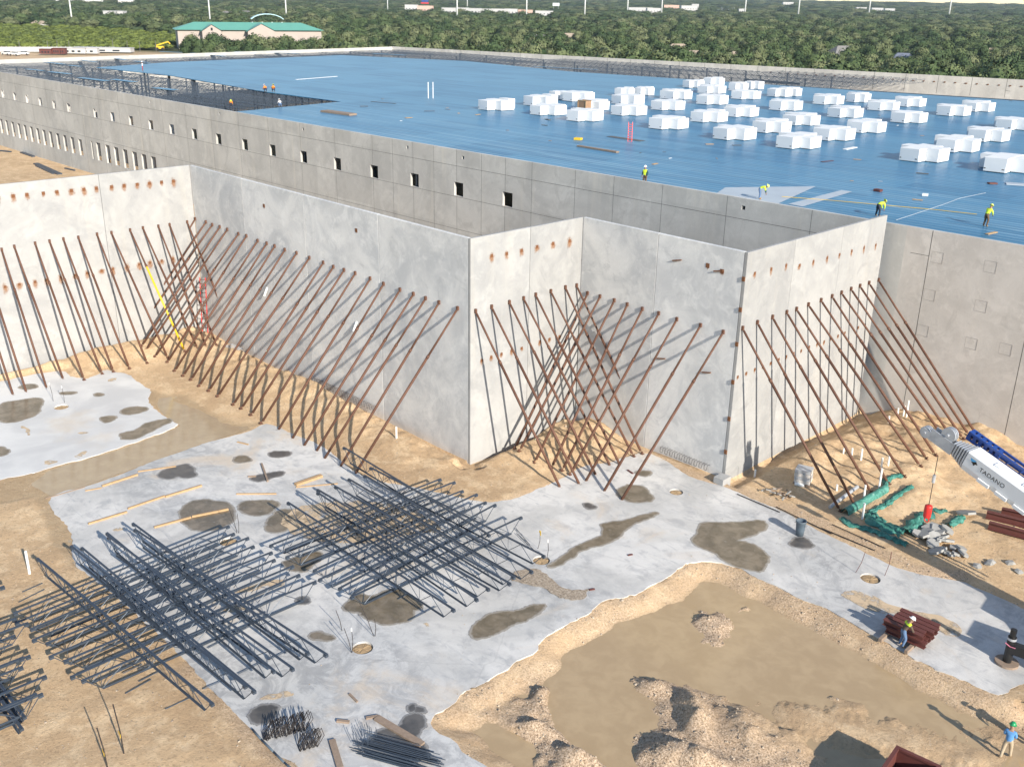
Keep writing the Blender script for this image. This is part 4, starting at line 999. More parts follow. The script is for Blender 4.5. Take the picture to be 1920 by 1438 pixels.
for i,(a,b,w,h,m,lb) in enumerate([((1142,256),(1205,265),1.0,.02,'dark','dark open slot in the blue roof at the foot of the red ladder'),((1084,275),(1158,287),.5,.15,'woodold','long dark plank bundle on the blue roof in front of the ladder'),((608,210),(662,217),1.4,.25,'woodold','low brown stack of sheets on the blue roof by the open notch'),((1078,262),(1090,263),.7,.25,'yellow','small yellow bag on the blue roof left of the ladder'),((555,150),(632,144),.35,.06,'white','long white strip lying on the far blue roof'),((1224,309),(1232,307),.3,.05,'wood','short pale offcut on the roof behind the upright hi-vis worker'),((1540,304),(1562,302),.3,.03,'redsteel','short red brown scrap on the roof, left of the pair below the foam'),((1600,299),(1615,300),.25,.03,'wood','short orange scrap on the roof below the foam stacks'),((1718,325),(1741,327),.35,.05,'dark','dark thin offcut on the right roof'),((1853,345),(1868,345),.5,.12,'redsteel','small red bag on the right roof'),((1886,345),(1960,350),1.2,.08,'deckbare','pale sheet edge reaching in from the right of the roof'),((1640,358),(1652,360),.5,.2,'redsteel','red tool case behind the bending worker at the wall top'),((1729,367),(1740,368),.3,.2,'white','white bucket lying on the right roof'),((1711,374),(1730,376),.4,.02,'wood','pale board lying on the right roof below the white bucket'),((1584,281),(1604,277),.5,.08,'white','white rag on the roof below the foam'),((1323,271),(1338,271),.3,.05,'wood','short pale board on the roof in front of the nearest left foam'),((1373,273),(1390,273),.3,.04,'dark','dark strip on the roof in front of the foam'),((1023,224),(1031,226),.4,.06,'dark','small dark scrap left of the foam field'),((1016,235),(1026,236),.3,.05,'dark','smaller dark scrap on the roof nearer the parapet'),((892,216),(900,215),.3,.05,'wood','short pale scrap at the left tip of the foam field'),((760,222),(772,221),.4,.05,'wood','pink board scrap on the left roof'),((858,213),(862,213),.4,.05,'wood','pale scrap on the mid roof'),((696,191),(742,195),.35,.04,'dark','long dark strip on the left roof'),((795,209),(815,209),.3,.04,'dark','short dark strip on the left roof'),((675,200),(690,200),.35,.05,'dark','dark plate near the left notch'),((1850,440),(1868,436),.25,.06,'wood','pale offcut by the roof worker at right')]):
    board('roof_slot' if i==0 else 'scrap_board',lb,'roof slot' if i==0 else 'scrap',a,b,w,h,M[m],DZ+.012,None if i==0 else 'scraps lying on the roof')
# pale dusty sheets in the deck near the parapet (a few sheets still unwashed)
for a,b,c,d,nm in [((1360,352),(1530,350),(1438,392),(1330,372),0),((1578,357),(1598,360),(1505,388),(1478,383),1)]:
    pl=[tuple(at(*p,DZ)[:2]) for p in(a,b,c,d)]
    o=flat('deck_sheet',pl,DZ+.016,M['deckbare']); tag(o,['broad pale dusty sheet under the bending worker','narrow pale sheet lying between two roof workers'][nm],'deck sheet')
def cordpath(name,label,pts,r,m,z):
    pp=[at(x,y,z) for x,y in pts]; mb=MB(); mb.path(pp,r,4); o=mb.build(name,m,None,pp[0]); o.location=pp[0]; return tag(o,label,'cord')
cordpath('chalk_line','yellow cord running across the roof behind the workers',[(1466,369),(1560,376),(1660,385),(1750,393),(1832,402)],.02,M['yellow'],DZ+.03)
cordpath('chalk_line','pale cord crossing the roof by the right worker',[(1680,413),(1720,400),(1768,384),(1800,372),(1848,362)],.02,M['deckbare'],DZ+.03)
rs_=random.Random(31)
for i in range(34):
    px,py=rs_.uniform(700,1900),rs_.uniform(165,350)
    if py>235+(px-700)*.14: continue
    l=rs_.uniform(2,9); board('scrap_board','small thin scrap lying loose on the blue roof deck','scrap',(px,py),(px+l,py+rs_.uniform(-1.2,1.6)),rs_.uniform(.08,.25),.03,M[rs_.choice(['wood','dark','white','woodold','deckbare'])],DZ+.012,'small loose scraps on the roof')
# ------------------------------------------------------------------ people
M['skin']=m_plain('skin',(.32,.19,.13),.6,0,.08)
M['boots']=m_plain('work_boots',(.30,.19,.09),.8)
M['hivis']=m_plain('hi_vis_yellow',(.62,.80,.05),.6,0,.08)
M['orangev']=m_plain('hi_vis_orange',(.85,.27,.03),.6,0,.08)
M['jeans']=m_plain('blue_jeans',(.10,.17,.30),.8); M['navy']=m_plain('dark_trousers',(.025,.03,.05),.8); M['brownt']=m_plain('brown_trousers',(.13,.08,.045),.85)
M['tan']=m_plain('tan_trousers',(.42,.34,.24),.85); M['blueshirt']=m_plain('blue_shirt',(.10,.27,.55),.8); M['brownj']=m_plain('brown_jacket',(.10,.07,.05),.85); M['darkshirt']=m_plain('dark_green_shirt',(.02,.07,.07),.8)
M['helmet_w']=m_plain('white_helmet',(.82,.82,.82),.35,0,.04); M['helmet_g']=m_plain('green_helmet',(.02,.30,.11),.35,0,.05); M['helmet_y']=m_plain('yellow_helmet',(.75,.85,.15),.35,0,.05); M['redshirt']=m_plain('red_trousers',(.35,.05,.06),.8); M['whiteshirt']=m_plain('white_shirt',(.75,.75,.77),.8)
POSES={
 'stand':dict(pel=(0,0,.95),che=(0,.02,1.28),nec=(0,.02,1.47),hea=(0,.05,1.60),sh=(.19,.01,1.41),el=(.26,-.02,1.15),wr=(.25,.10,.92),ha=(.24,.13,.83),hi=(.10,0,.90),kn=(.12,.03,.49),an=(.13,-.02,.09),to=(.15,.17,.045)),
 'stride':dict(pel=(0,0,.93),che=(0,.06,1.26),nec=(0,.08,1.43),hea=(0,.12,1.53),sh=(.18,.06,1.37),el=(.23,.05,1.13),wr=(.14,.25,1.1),ha=(.06,.29,1.12),hi=(.10,0,.89),kn=(.13,.05,.48),an=(.16,-.02,.09),to=(.19,.16,.045)),
 'bend':dict(pel=(0,-.12,.93),che=(0,.18,1.10),nec=(0,.36,1.13),hea=(0,.49,1.08),sh=(.18,.30,1.08),el=(.2,.38,.82),wr=(.13,.44,.6),ha=(.1,.46,.51),hi=(.10,-.12,.88),kn=(.15,-.02,.48),an=(.19,-.08,.09),to=(.22,.12,.045)),
 'crouch':dict(pel=(0,-.1,.42),che=(0,.12,.72),nec=(0,.25,.86),hea=(0,.35,.93),sh=(.18,.2,.82),el=(.24,.36,.6),wr=(.15,.5,.42),ha=(.12,.55,.34),hi=(.10,-.1,.42),kn=(.2,.28,.52),an=(.16,.02,.09),to=(.18,.2,.045)),
 'lean':dict(pel=(0,-.05,.93),che=(0,.12,1.22),nec=(0,.22,1.38),hea=(0,.32,1.46),sh=(.19,.18,1.32),el=(.25,.28,1.07),wr=(.17,.42,.9),ha=(.13,.48,.85),hi=(.10,-.05,.89),kn=(.13,.08,.49),an=(.14,-.05,.09),to=(.16,.13,.045)),
}
RAD=dict(pel=.145,che=.155,nec=.062,hea=.1,sh=.09,el=.066,wr=.045,ha=.036,hi=.115,kn=.084,an=.062,to=.052)
def skinmesh(verts,edges,rads,root=0):
    me=bpy.data.meshes.new('tmp'); me.from_pydata(verts,edges,[]); o=lnk('tmp',me)
    md=o.modifiers.new('s','SKIN'); md.use_smooth_shade=True; md.branch_smoothing=.6
    for i,r in enumerate(rads):
        sv=me.skin_vertices[0].data[i]; sv.radius=r if isinstance(r,tuple) else (r,r); sv.use_root=(i==root)
    sb=o.modifiers.new('u','SUBSURF'); sb.levels=1; sb.render_levels=1
    dg=bpy.context.evaluated_depsgraph_get(); dg.update()
    res=bpy.data.meshes.new_from_object(o.evaluated_get(dg)); bpy.data.objects.remove(o); bpy.data.meshes.remove(me); return res
_pc={}
def person(label,loc,rz,pose,top,pants,helmet,vest=None,sleeve=None,sc=1.0,vmin=-9):
    P0=POSES[pose]; t=thing('person',label,'person',loc,None,rz); t.scale=(sc,sc,sc)
    nm=['pel','che','nec','hea']; V=[Vector(P0[k]) for k in nm]; R_=[(.20,.145),(.205,.14),.07,.1]; E=[(0,1),(1,2),(2,3)]; B=['torso','torso','skin']
    hd=(V[3]-V[2]).normalized(); V.append(V[3]+Vector((0,0,.11))*.9+hd*.02); R_.append(.085); E.append((3,4)); B.append('skin')
    for s in(-1,1):
        asym=1
        pr=0; par={'sh':1,'hi':0}
        for chain,names in((('sh','el','wr','ha'),('torso','arm','fore','skin')),(('hi','kn','an','to'),('leg','leg','leg','boot'))):
            prev=1 if chain[0]=='sh' else 0
            for k,b in zip(chain,names):
                q=Vector(P0[k]); q.x*=s
                if pose=='stride' and chain[0]=='hi': q.y+=(.16 if s>0 else -.16)*(1 if k in('an','to') else .5 if k=='kn' else 0)
                V.append(q); R_.append(RAD[k]); E.append((prev,len(V)-1)); B.append(b); prev=len(V)-1
    key=pose
    if key not in _pc: _pc[key]=skinmesh(V,E,R_)
    me=_pc[key].copy(); me.name='body'
    # hands: palm comes from the skin, five separate fingers each side; a nose and ears on the head
    mb=MB(); mb.v=[tuple(v.co) for v in me.vertices]; mb.f=[tuple(p.vertices) for p in me.polygons]
    segs=[(V[a],V[b],k) for (a,b),k in zip(E,B)]
    mats=[M['skin'],top,pants,M['boots'],sleeve or top]
    mid={'skin':0,'torso':1,'arm':1,'fore':4,'leg':2,'boot':3}
    pts=[]
    for p in me.polygons:
        c=p.center; best=1e9;bk='torso'
        for a,b,kx in segs:
            ab=b-a; tt=max(0,min(1,(c-a).dot(ab)/max(1e-9,ab.length_squared))); dd=(c-a-ab*tt).length
            if kx=='skin' and c.z>P0['nec'][2]-.02 and pose!='bend': dd-=.02
            if dd<best: best=dd;bk=kx
        if bk in('torso','arm') and (c-V[0]).length<.16 and c.z<V[0].z+.0: bk='leg'
        mb.m.append(mid[bk]); pts.append(bk)
    for s in(-1,1):
        w=Vector(P0['wr']);h=Vector(P0['ha']);w.x*=s;h.x*=s; d=(h-w).normalized(); sd=d.cross(Vector((0,0,1)))
        if sd.length<.1: sd=Vector((0,1,0))
        sd.normalize(); cu=sd.cross(d)
        for j,L in enumerate((.07,.082,.078,.062)):
            a=h+d*.03+sd*(.021*(j-1.5)); b=a+d*L*.55; c=b+(d*.7-cu*.7).normalized()*L*.5
            mb.tube(a,b,.0095,5,0); mb.tube(b,c,.0088,5,0)
        a=h-d*.02+sd*.035; mb.tube(a,a+(sd*.7+d*.7).normalized()*.055,.011,5,0)
    f=Vector((0,1,0)); hc=(V[3]+V[4])/2
    mb.tube(hc+f*.085+Vector((0,0,-.0)),hc+f*.115+Vector((0,0,-.03)),.016,6,0,.012)
    for s in(-1,1): mb.sphere(hc+Vector((s*.095,-.005,-.01)),(.015,.025,.035),6,4,0); mb.sphere(hc+Vector((s*.035,.09,.015)),.011,6,4,3)
    mb.box(hc+f*.092+Vector((0,0,-.06)),(.045,.012,.01),None,3)
    body=mb.build('body',mats,t,(0,0,0),True)
    hb=MB(); up=(V[4]-V[2]).normalized(); Rm=up.to_track_quat('Z','Y').to_matrix(); q=V[4]+up*.02
    n=14
    rings=[(.135,.0),(.132,.04),(.115,.085),(.08,.12),(.03,.138)]
    vs=[];  
    for r,z in rings:
        for i in range(n):
            a=2*math.pi*i/n; vs.append(q+Rm@Vector((r*math.cos(a)*.92,r*math.sin(a)*1.08,z)))
    fs=[(j*n+i,j*n+(i+1)%n,(j+1)*n+(i+1)%n,(j+1)*n+i) for j in range(4) for i in range(n)]+[tuple(range(4*n,5*n))]
    hb.add(vs,fs); bv=[]
    for r,z in((.13,.012),(.17,.0)):
        for i in range(n):
            a=2*math.pi*i/n; bv.append(q+Rm@Vector((r*math.cos(a)*.92,r*math.sin(a)*1.1+(.03 if math.sin(a)>.3 and r>.15 else 0),z)))
    hb.add(bv,[(i,(i+1)%n,n+(i+1)%n,n+i) for i in range(n)]); hb.build('hard_hat',helmet,t,(0,0,0),True)
    if vest is not None:
        vm=MB(); keep=[p for p,bk in zip(me.polygons,pts) if bk=='torso' and p.center.z>max(min(V[0].z,V[1].z)-.04,vmin)]
        ids={}
        for p in keep:
            ff=[]
            for vi in p.vertices:
                if vi not in ids: ids[vi]=len(vm.v); v=me.vertices[vi]; vm.v.append(tuple(v.co+v.normal*.022))
                ff.append(ids[vi])
            vm.f.append(tuple(ff)); vm.m.append(0)
        vm.build('safety_vest',vest,t,(0,0,0),True)
    return t
def onroof(px,py): q=at(px,py,DZ); return (q.x,q.y,DZ)
R_=math.radians
person('standing roof worker in a yellow vest and white helmet, facing out over the parapet',(onroof(1236,344)[0],yw(-57)+1.0,DZ),R_(190),'stand',M['darkshirt'],M['brownt'],M['helmet_w'],M['hivis'])
person('bending worker in yellow over the pale dusty sheet',onroof(1425,374),R_(-60),'bend',M['hivis'],M['jeans'],M['helmet_y'],None,M['darkshirt'])
person('bending worker in a yellow shirt and dark trousers behind the raised panel end',onroof(1646,406),R_(-20),'bend',M['hivis'],M['navy'],M['helmet_y'],None)
person('worker in yellow shirt and brown trousers walking at the right edge of the roof',onroof(1847,425),R_(-15),'lean',M['hivis'],M['brownt'],M['helmet_y'],M['hivis'])
person('left one of two crouching workers in orange at the far deck edge',onroof(499,173),R_(100),'crouch',M['orangev'],M['navy'],M['helmet_w'],M['orangev'],sc=1.1)
person('right one of two crouching workers in orange at the far deck edge',onroof(513,173),R_(60),'crouch',M['orangev'],M['navy'],M['helmet_y'],M['orangev'],sc=1.1)
person('worker in orange with a yellow helmet, half hidden behind the front parapet',onroof(434,206),R_(60),'bend',M['orangev'],M['navy'],M['helmet_y'],M['orangev'])
person('worker in white with red trousers on the far left tip of the deck',onroof(268,133),R_(150),'stand',M['whiteshirt'],M['redshirt'],M['helmet_w'],None,sc=1.05)
person('worker in white crouching on the open joists near the notch',onroof(526,201),R_(80),'crouch',M['whiteshirt'],M['jeans'],M['helmet_w'],None)
g=at(1690,1211); person('worker in a brown jacket and yellow collar vest stooping at the red beam stack',(g.x,g.y,0),R_(-35),'lean',M['brownj'],M['jeans'],M['helmet_w'],M['hivis'],vmin=1.27)
g=gat(1884,1420); person('worker in a blue shirt, tan trousers and green helmet walking in the mud',(g.x,g.y,g.z),R_(10),'stride',M['blueshirt'],M['tan'],M['helmet_g'],None,sc=1.02)
g=gat(1936,1402); person('worker in orange mostly outside the right photo edge, beside the blue shirted worker',(g.x,g.y,g.z),R_(120),'lean',M['orangev'],M['navy'],M['helmet_w'],M['orangev'])

# ------------------------------------------------------------------ lumber, pipes, small site things
LUM=[(4,(775,1214),(990,1184),.1,.06,'wood'),(4,(575,1298),(775,1233),.12,.12,'wood'),(4,(480,1321),(572,1305),.1,.05,'wood'),(4,(255,1365),(478,1300),.05,.05,'woodold'),(4,(720,1424),(928,1353),.12,.1,'wood'),(4,(930,1358),(1135,1295),.13,.12,'wood'),(4,(1330,1340),(1555,1339),.09,.07,'wood'),(4,(1662,1292),(1810,1241),.3,.16,'wood'),(4,(1665,1302),(1900,1281),.09,.05,'wood'),(4,(1472,1172),(1506,1270),.12,.12,'woodold'),(4,(1335,1047),(1397,1062),.1,.06,'wood'),(7,(497,75),(715,8),.13,.1,'wood'),(7,(868,95),(1075,38),.13,.1,'wood'),(7,(1080,36),(1285,-6),.12,.12,'wood'),(8,(138,1168),(207,1155),.14,.08,'woodold'),(8,(198,1165),(455,1318),.34,.1,'woodold'),(8,(-25,1183),(45,1190),.14,.1,'woodold'),(7,(1868,1292),(1915,1450),.28,.1,'woodold'),(8,(45,1030),(90,1075),.1,.06,'woodold'),(4,(1395,1243),(1440,1240),.12,.08,'woodold'),(5,(1610,125+1080),(1640,1225),.12,.06,'redsteel'),(8,(1395,445),(1425,440),.1,.06,'redsteel'),(8,(1612,250),(1638,245),.1,.05,'redsteel')]
LLB=['thin pale plank beside the dark wet patch on the big slab','pale plank at the slab edge, second of the broken row along the trench','short thin pale plank in the broken row along the trench','thin dark lath along the trench, nearest the left slab corner','pale plank forming the nearer half of the long row across the slab','pale plank forming the farther half of the long row across the slab','pale thin plank lying level, right of the long plank row','thick short pale timber near the brace feet','thin pale plank just below the thick short timber','dark short timber standing across the dark wet patch','small pale offcut at the trench side of the slab','pale plank between the left slab corner and the near left joist pile','pale plank under the brown puddle, nearer of two end to end','pale plank under the brown puddle, farther of two end to end','short old board touching the end of the wide old plank','wide old plank lying over the dark wet patch near the rebar','short old board left of the wide old plank','old board at the bottom edge left of the rebar bundle','tiny old offcut below the round soil hole','tiny dark offcut at the left end of the dark patch','tiny red scrap near the brace feet of the middle grey wall','tiny red scrap at the gravel scar','tiny red scrap on the clean slab']
for (cn,a,b,w,h,m),lb in zip(LUM,LLB):
    a,b=crop(cn,[a,b]); board('plank',lb,'plank',a,b,w,h,M[m],.01,'planks lying on the slab')
g=at(505,1085+0)
PIPES=[(6,(1158,935),35),(6,(1207,905),50),(6,(1240,900),60),(6,(1258,906),94),(6,(903,1110),30),(6,(950,1120),40),(6,(1003,1145),62),(6,(1155,1178),58),(6,(1118,1187),54),(6,(1103,1312),122),(6,(1018,1370),85),(6,(866,1320),36),(6,(405,1242),42),(6,(1478,1087),48),(6,(1521,1008),22),(7,(167,352),136),(1,(414,943),32),(1,(437,950),32),(5,(310,1025),66),(6,(1010,1480),95)]
PLB=['short white pipe stub high on the dirt mound, left of the tall pair','white pipe stub on the mound beside the tall pair','taller left pipe of the pair on the mound','tallest white pipe on the mound, right of the pair','short white stub left of two among the lower brace shadows','short white stub right of two among the lower brace shadows','thick white pipe standing mid slope between braces','white pipe right of the twin at the green fabric','white pipe left of the twin at the green fabric','tall white pipe standing in the end of the green roll','slim white pipe standing beside the green roll','short white stub near the block pallet','short white stub near the right outer corner footing','white pipe behind the crane hook line','tiny white stub at the top of the mound','white pipe standing alone in the dirt at far left','left one of two white pipes in the far yard','right one of two white pipes in the far yard','white pipe in the dirt at the foot of the long grey wall','slim white pipe behind the grey boots of green fabric']
for (cn,b,hpx),lb in zip(PIPES,PLB):
    p=crop(cn,[b])[0]; g=gat(*p) if cn!=1 else at(*p,0); dist_=float(FW@np.array([g.x,g.y,g.z-H])); h=hpx/3*dist_/F/.94
    q=Vector((g.x,g.y,g.z-.1)); rod('standing_pipe',lb,'pipe',q,q+Vector((random.uniform(-.03,.03),0,h+.1)),.07 if hpx>30 else .06,M['white'],'white pipe stubs standing in the dirt',8)
RB=[(4,(302,830),100,-.12),(4,(365,838),92,-.05),(7,(1345,140),120,0),(7,(1335,140),130,-.35),(7,(1925,690),120,-.35),(8,(62,812),150,.02),(8,(183,722),185,-.55),(8,(58,815),145,-.35),(8,(190,722),110,.02),(8,(1105,228),105,.12),(8,(1155,285),115,.04),(9,(970,362),135,.3),(9,(1133,380),150,.12),(7,(697,1362),310,-.1),(7,(605,1445),255,-.15)]
RBL=['left thin bar with pale cap at the hole in the far left slab','right thin bar at the hole in the far left slab','upright thin bar by the sandy hole behind the near left joist pile','leaning thin bar by the sandy hole behind the near left joist pile','leaning thin bar between the joist pile and the big brown puddle','upright bar with white tip at the round soil hole','long bent bar leaning right of the round soil hole','bar leaning left of the round soil hole','upright bar right of the round soil hole','bar with yellow flag at the hole by the middle joist pile end','bar with white cap at the hole by the middle joist pile end','bent red bar left of the hole on the right part of the slab','straight red bar right of the hole on the right part of the slab','tall dark stake with yellow ribbon, right of two in the dirt at bottom','tall dark stake with yellow ribbon, left of two at the bottom edge']
for i,((cn,b,hpx,ln),lb) in enumerate(zip(RB,RBL)):
    p=crop(cn,[b])[0]; g=gat(*p); g.z=max(g.z,-.02); dist_=float(FW@np.array([g.x,g.y,g.z-H])); h=hpx/3*dist_/F/.94
    t=thing('marker_bar',lb,'bar',g,'bars and stakes marking the holes'); mb=MB(); up=Vector((ln*h*.7,ln*h*.3,h)); mb.path([g,g+up*.5+Vector((.06,.02,0)),g+up],.016 if i<13 else .03,6); mb.build('shaft',M['rebar'] if i not in(11,12) else M['redsteel'],t,g)
    if i in(0,1,5,10): mb=MB(); mb.tube(g+up-Vector((0,0,.16)),g+up+Vector((0,0,.04)),.03,6); mb.build('cap',M['white'],t,g)
    if i in(9,13,14): mb=MB(); c=g+up*(.42 if i>9 else 1); mb.box(c,(.12,.02,.16)); mb.box(c+Vector((.05,0,-.12)),(.05,.02,.2)); mb.build('ribbon',M['yellow'],t,g)
# rubbish bin
g=at(1499,1003); t=thing('trash_bin','dark grey plastic bin full to the rim, standing on the slab beside the wet patch','bin',g)
mb=MB(); n=20; 
prof=[(.2,.0),(.235,.35),(.26,.72),(.285,.74),(.285,.80),(.255,.80),(.245,.70)]
vs=[(r*math.cos(2*math.pi*i/n)*1.15,r*math.sin(2*math.pi*i/n)*1.15,z*1.25) for r,z in prof for i in range(n)]
mb.add(vs,[(j*n+i,j*n+(i+1)%n,(j+1)*n+(i+1)%n,(j+1)*n+i) for j in range(len(prof)-1) for i in range(n)]+[tuple(range(n-1,-1,-1)),tuple(range(6*n,7*n))]); mb.build('barrel',M['bin'],t,(0,0,0),True)
for s in(-1,1): mb=MB(); mb.path([Vector((s*.33,-.08,.8)),Vector((s*.39,-.06,.74)),Vector((s*.39,.06,.74)),Vector((s*.33,.08,.8))],.015,6); mb.build('handle',M['bin'],t)
# block pallet
g=gat(1505,905); t=thing('block_pallet','small wrapped pallet of grey blocks on the dirt by the leaning braces','pallet',g,None,.3)
mb=MB(); [mb.box((0,y,.06),(1.1,.14,.12)) for y in(-.4,0,.4)]; mb.build('pallet_base',M['woodold'],t)
for i in range(4):
    mb=MB(); mb.box((random.uniform(-.02,.02),random.uniform(-.02,.02),.26+i*.235),(1.02,.9,.22)); mb.build('block_layer',M['galv'] if i%2 else M['wallp'],t)
g=gat(1500,912); rod('pipe_elbow','short pale pipe lying at the foot of the block pallet','pipe',Vector((g.x-.35,g.y-.1,g.z+.12)),Vector((g.x+.25,g.y+.1,g.z+.12)),.12,M['white'],None,12)
a,b=gat(1555,955),gat(1607,918); rod('conduit','long grey plastic pipe lying across the dirt under the braces','pipe',a+Vector((0,0,.15)),b+Vector((0,0,.22)),.12,M['galv'],None,12)
# green fabric: a filled roll and slumped strips
def ribbon(label,pts,w,hgt,roll=False,seed=0):
    rr=random.Random(seed); pp=[gat(*p) for p in pts]; dense=[]
    for a,b in zip(pp[:-1],pp[1:]):
        n=max(2,int((b-a).length/.14))
        for k in range(n): dense.append(a+(b-a)*(k/n))
    dense.append(pp[-1]); mb=MB(); m=9; N=len(dense)
    for i,c in enumerate(dense):
        d=(dense[min(N-1,i+1)]-dense[max(0,i-1)]); d.z=0; d.normalize(); s=Vector((-d.y,d.x,0)); wig=.22*math.sin(i*.9+seed)+rr.uniform(-.08,.08)
        for j in range(m):
            u=j/(m-1)*2-1
            if roll: an=math.pi*j/(m-1); off=s*(math.cos(an)*hgt*1.1)+Vector((0,0,math.sin(an)*hgt*1.5+rr.uniform(-.02,.02)))
            else: off=s*(u*w/2*(1+wig))+Vector((0,0,.05+max(0,hgt*(1-u*u)*(.5+.8*rr.random()))+.06*math.sin(i*1.7+j*2.1)))
            g_=c+off; mb.v.append(tuple(g_))
    mb.f=[(i*m+j,i*m+j+1,(i+1)*m+j+1,(i+1)*m+j) for i in range(N-1) for j in range(m-1)]; mb.m=[0]*len(mb.f)
    o=mb.build('filter_fabric',M['green_tarp'],None,pp[0],True); o.location=pp[0]; return tag(o,label,'fabric','green filter fabric on the right dirt')
cr=lambda p:[(1540+x/5.327,780+y/5.327) for x,y in p]
ribbon('fat green filled fabric roll lying under the last leaning braces',cr([(230,980),(350,910),(470,840),(560,790),(640,740)]),.8,.26,True,1)
ribbon('crumpled green fabric curling up behind the green roll',cr([(640,730),(640,660),(700,620),(800,600)]),.45,.16,False,2)
ribbon('green fabric strip slumped along the lower edge of the right dirt corner',cr([(490,1000),(560,1080),(650,1120),(740,1150),(830,1190)]),1.15,.28,False,3)
ribbon('dark green fabric strip in shade below the green roll',cr([(200,1030),(300,1100),(430,1130),(560,1170),(700,1230),(860,1300)]),.5,.14,False,4)
ribbon('green fabric strip rising toward the red hook ball',cr([(850,1190),(920,1090),(1020,1010),(1120,1000)]),.9,.26,False,5)
ribbon('torn green fabric left of the red hook ball, half buried',cr([(640,900),(720,830),(800,770),(900,710)]),.4,.12,False,6)
ribbon('torn green fabric tail under the thin shadow left of the hook',cr([(480,980),(560,930),(640,900)]),.4,.12,False,7)
ribbon('small green scrap right of the red hook ball',cr([(1120,940),(1190,970),(1240,950)]),.35,.12,False,8)
ribbon('bright green fabric beside the rubble, nearest the red beams',cr([(1270,1110),(1340,1060),(1410,1020)]),.6,.2,False,9)
# broken concrete
rr=random.Random(4)
for i,(x,y,s) in enumerate([(1000,1210,.62),(950,1200,.4),(1090,1150,.7),(1180,1160,.6),(1120,1240,.55),(1150,1270,.5),(1210,1230,.5),(1100,1300,.55),(1230,1275,.55),(1150,1370,.6),(1190,1190,.42),(1060,1190,.5),(1440,1000,.75),(1320,1340,.35),(1390,1350,.45),(1340,1400,.35),(1410,1410,.35),(1250,1160,.5),(1230,1380,.4),(1290,1420,.3)]):
    p=cr([(x,y)])[0]; g=gat(*p); mb=MB(); n=rr.choice((5,6,7)); k0=rr.random()*6
    pl=[(math.cos(k0+2*math.pi*j/n)*s*rr.uniform(.75,1.1),math.sin(k0+2*math.pi*j/n)*s*rr.uniform(.55,.9)) for j in range(n)]
    mb.prism(pl,0,.14); o=mb.build('concrete_chunk',M['rubble']); o.location=g+Vector((0,0,.08+rr.random()*.12)); o.rotation_euler=(rr.uniform(-.4,.4),rr.uniform(-.4,.4),rr.random()*6)
    tag(o,'broken grey concrete chunk in the rubble beside the green fabric' if i not in(12,) else 'large pale triangular concrete chunk nearest the red beams','concrete chunk','broken concrete chunks')
rub2=[(x,y) for x,y in crop(9,[(1735,290),(1720,300),(1840,295),(1890,345),(1660,315)])]
for i,p in enumerate(rub2):
    g=gat(*p); mb=MB(); mb.rock((0,0,.05),.28,0,(1,.8,.6),rr); o=mb.build('concrete_chunk',M['rubble']); o.location=g; tag(o,'small grey concrete lump alone on the dirt right of the rubble','concrete chunk','lone concrete lumps')
# I beams
def ibeam(mb,p,q,h=.3,w=.22,mi=0):
    p=Vector(p);q=Vector(q); mb.beam(p+Vector((0,0,h/2-.01)),q+Vector((0,0,h/2-.01)),w,.025,mi); mb.beam(p-Vector((0,0,h/2-.01)),q-Vector((0,0,h/2-.01)),w,.025,mi); mb.beam(p,q,.02,h-.04,mi)
for i,(a,b) in enumerate([((1848,972),(2010,1012)),((1852,992),(2010,1035)),((1876,966),(2010,996))]):
    p,q=gat(*a),gat(*b); p.z+=.3;q.z+=.3; mb=MB(); ibeam(mb,p,q,.45,.32); o=mb.build('steel_beam',M['redsteel'],None,p); o.location=p; tag(o,'long red oxide beam on the dirt at the right photo edge, %s'%['upper left of three','nearest of three','rearmost of three'][i],'steel beam','red beams at the right edge')
c0=at(1705,1187); ang=math.radians(-17+180)
c0,c1=at(1662,1171,.4),at(1735,1204,.4); dv=(c1-c0).normalized(); sv_=Vector((-dv.y,dv.x,0))
for r in range(2):
    for i in range(5):
        o_=sv_*(i*.36-.3)+Vector((0,0,.02+r*.34)); mb=MB(); sh=dv*rr.uniform(-.12,.25); ibeam(mb,c0+o_+sh,c1+o_+sh,.3,.3); o=mb.build('steel_beam',M['redsteel'],None,c0+o_); o.location=c0+o_
        tag(o,'red oxide beam in the %s layer of the stack by the stooping worker, %s from the near side'%(['lower','upper'][r],ordn(i)),'steel beam','red beam stack on the slab')
for i,f_ in enumerate((.12,.78)):
    p=c0+dv*((c1-c0).length*f_)-sv_*1.1; q=p+sv_*2.6; p.z=q.z=.12; mb=MB(); mb.beam(p,q,.16,.2); o=mb.build('timber_bearer',M['woodold'],None,p); o.location=p; tag(o,'dark timber bearer under the %s end of the red beam stack'%['far','near'][i],'timber')
# rust red steel frame at the bottom edge
fr=crop(9,[(1190,1335),(1310,1375)]); p0=gat(*fr[0]); 
t=thing('steel_skip','rust red open steel skip cut off by the bottom edge of the photo','skip',(p0.x,p0.y,-.4),None,0)
dx_=Vector((1,0.05,0)).normalized()
g0=at(1683,1402,.9); g1=at(1722,1420,.9); g2=at(1640,1440,.9)
u1=(g1-g0); u1.z=0; u1n=u1.normalized(); v1n=Vector((u1n.y,-u1n.x,0)); L1=1.7; L2=3.6
t.location=(g0.x,g0.y,-.35); 
def wallbox(mb,a,b,z0,z1,th): mb.beam(a+Vector((0,0,(z0+z1)/2)),b+Vector((0,0,(z0+z1)/2)),th,z1-z0)
o0=Vector((0,0,0)); A_,B_,C_,D_=o0,u1n*L1,u1n*L1+v1n*L2,v1n*L2
mb=MB(); [wallbox(mb,a,b,.05,1.2,.05) for a,b in((A_,B_),(B_,C_),(C_,D_),(D_,A_))]; mb.build('side_plate',M['redsteel'],t)
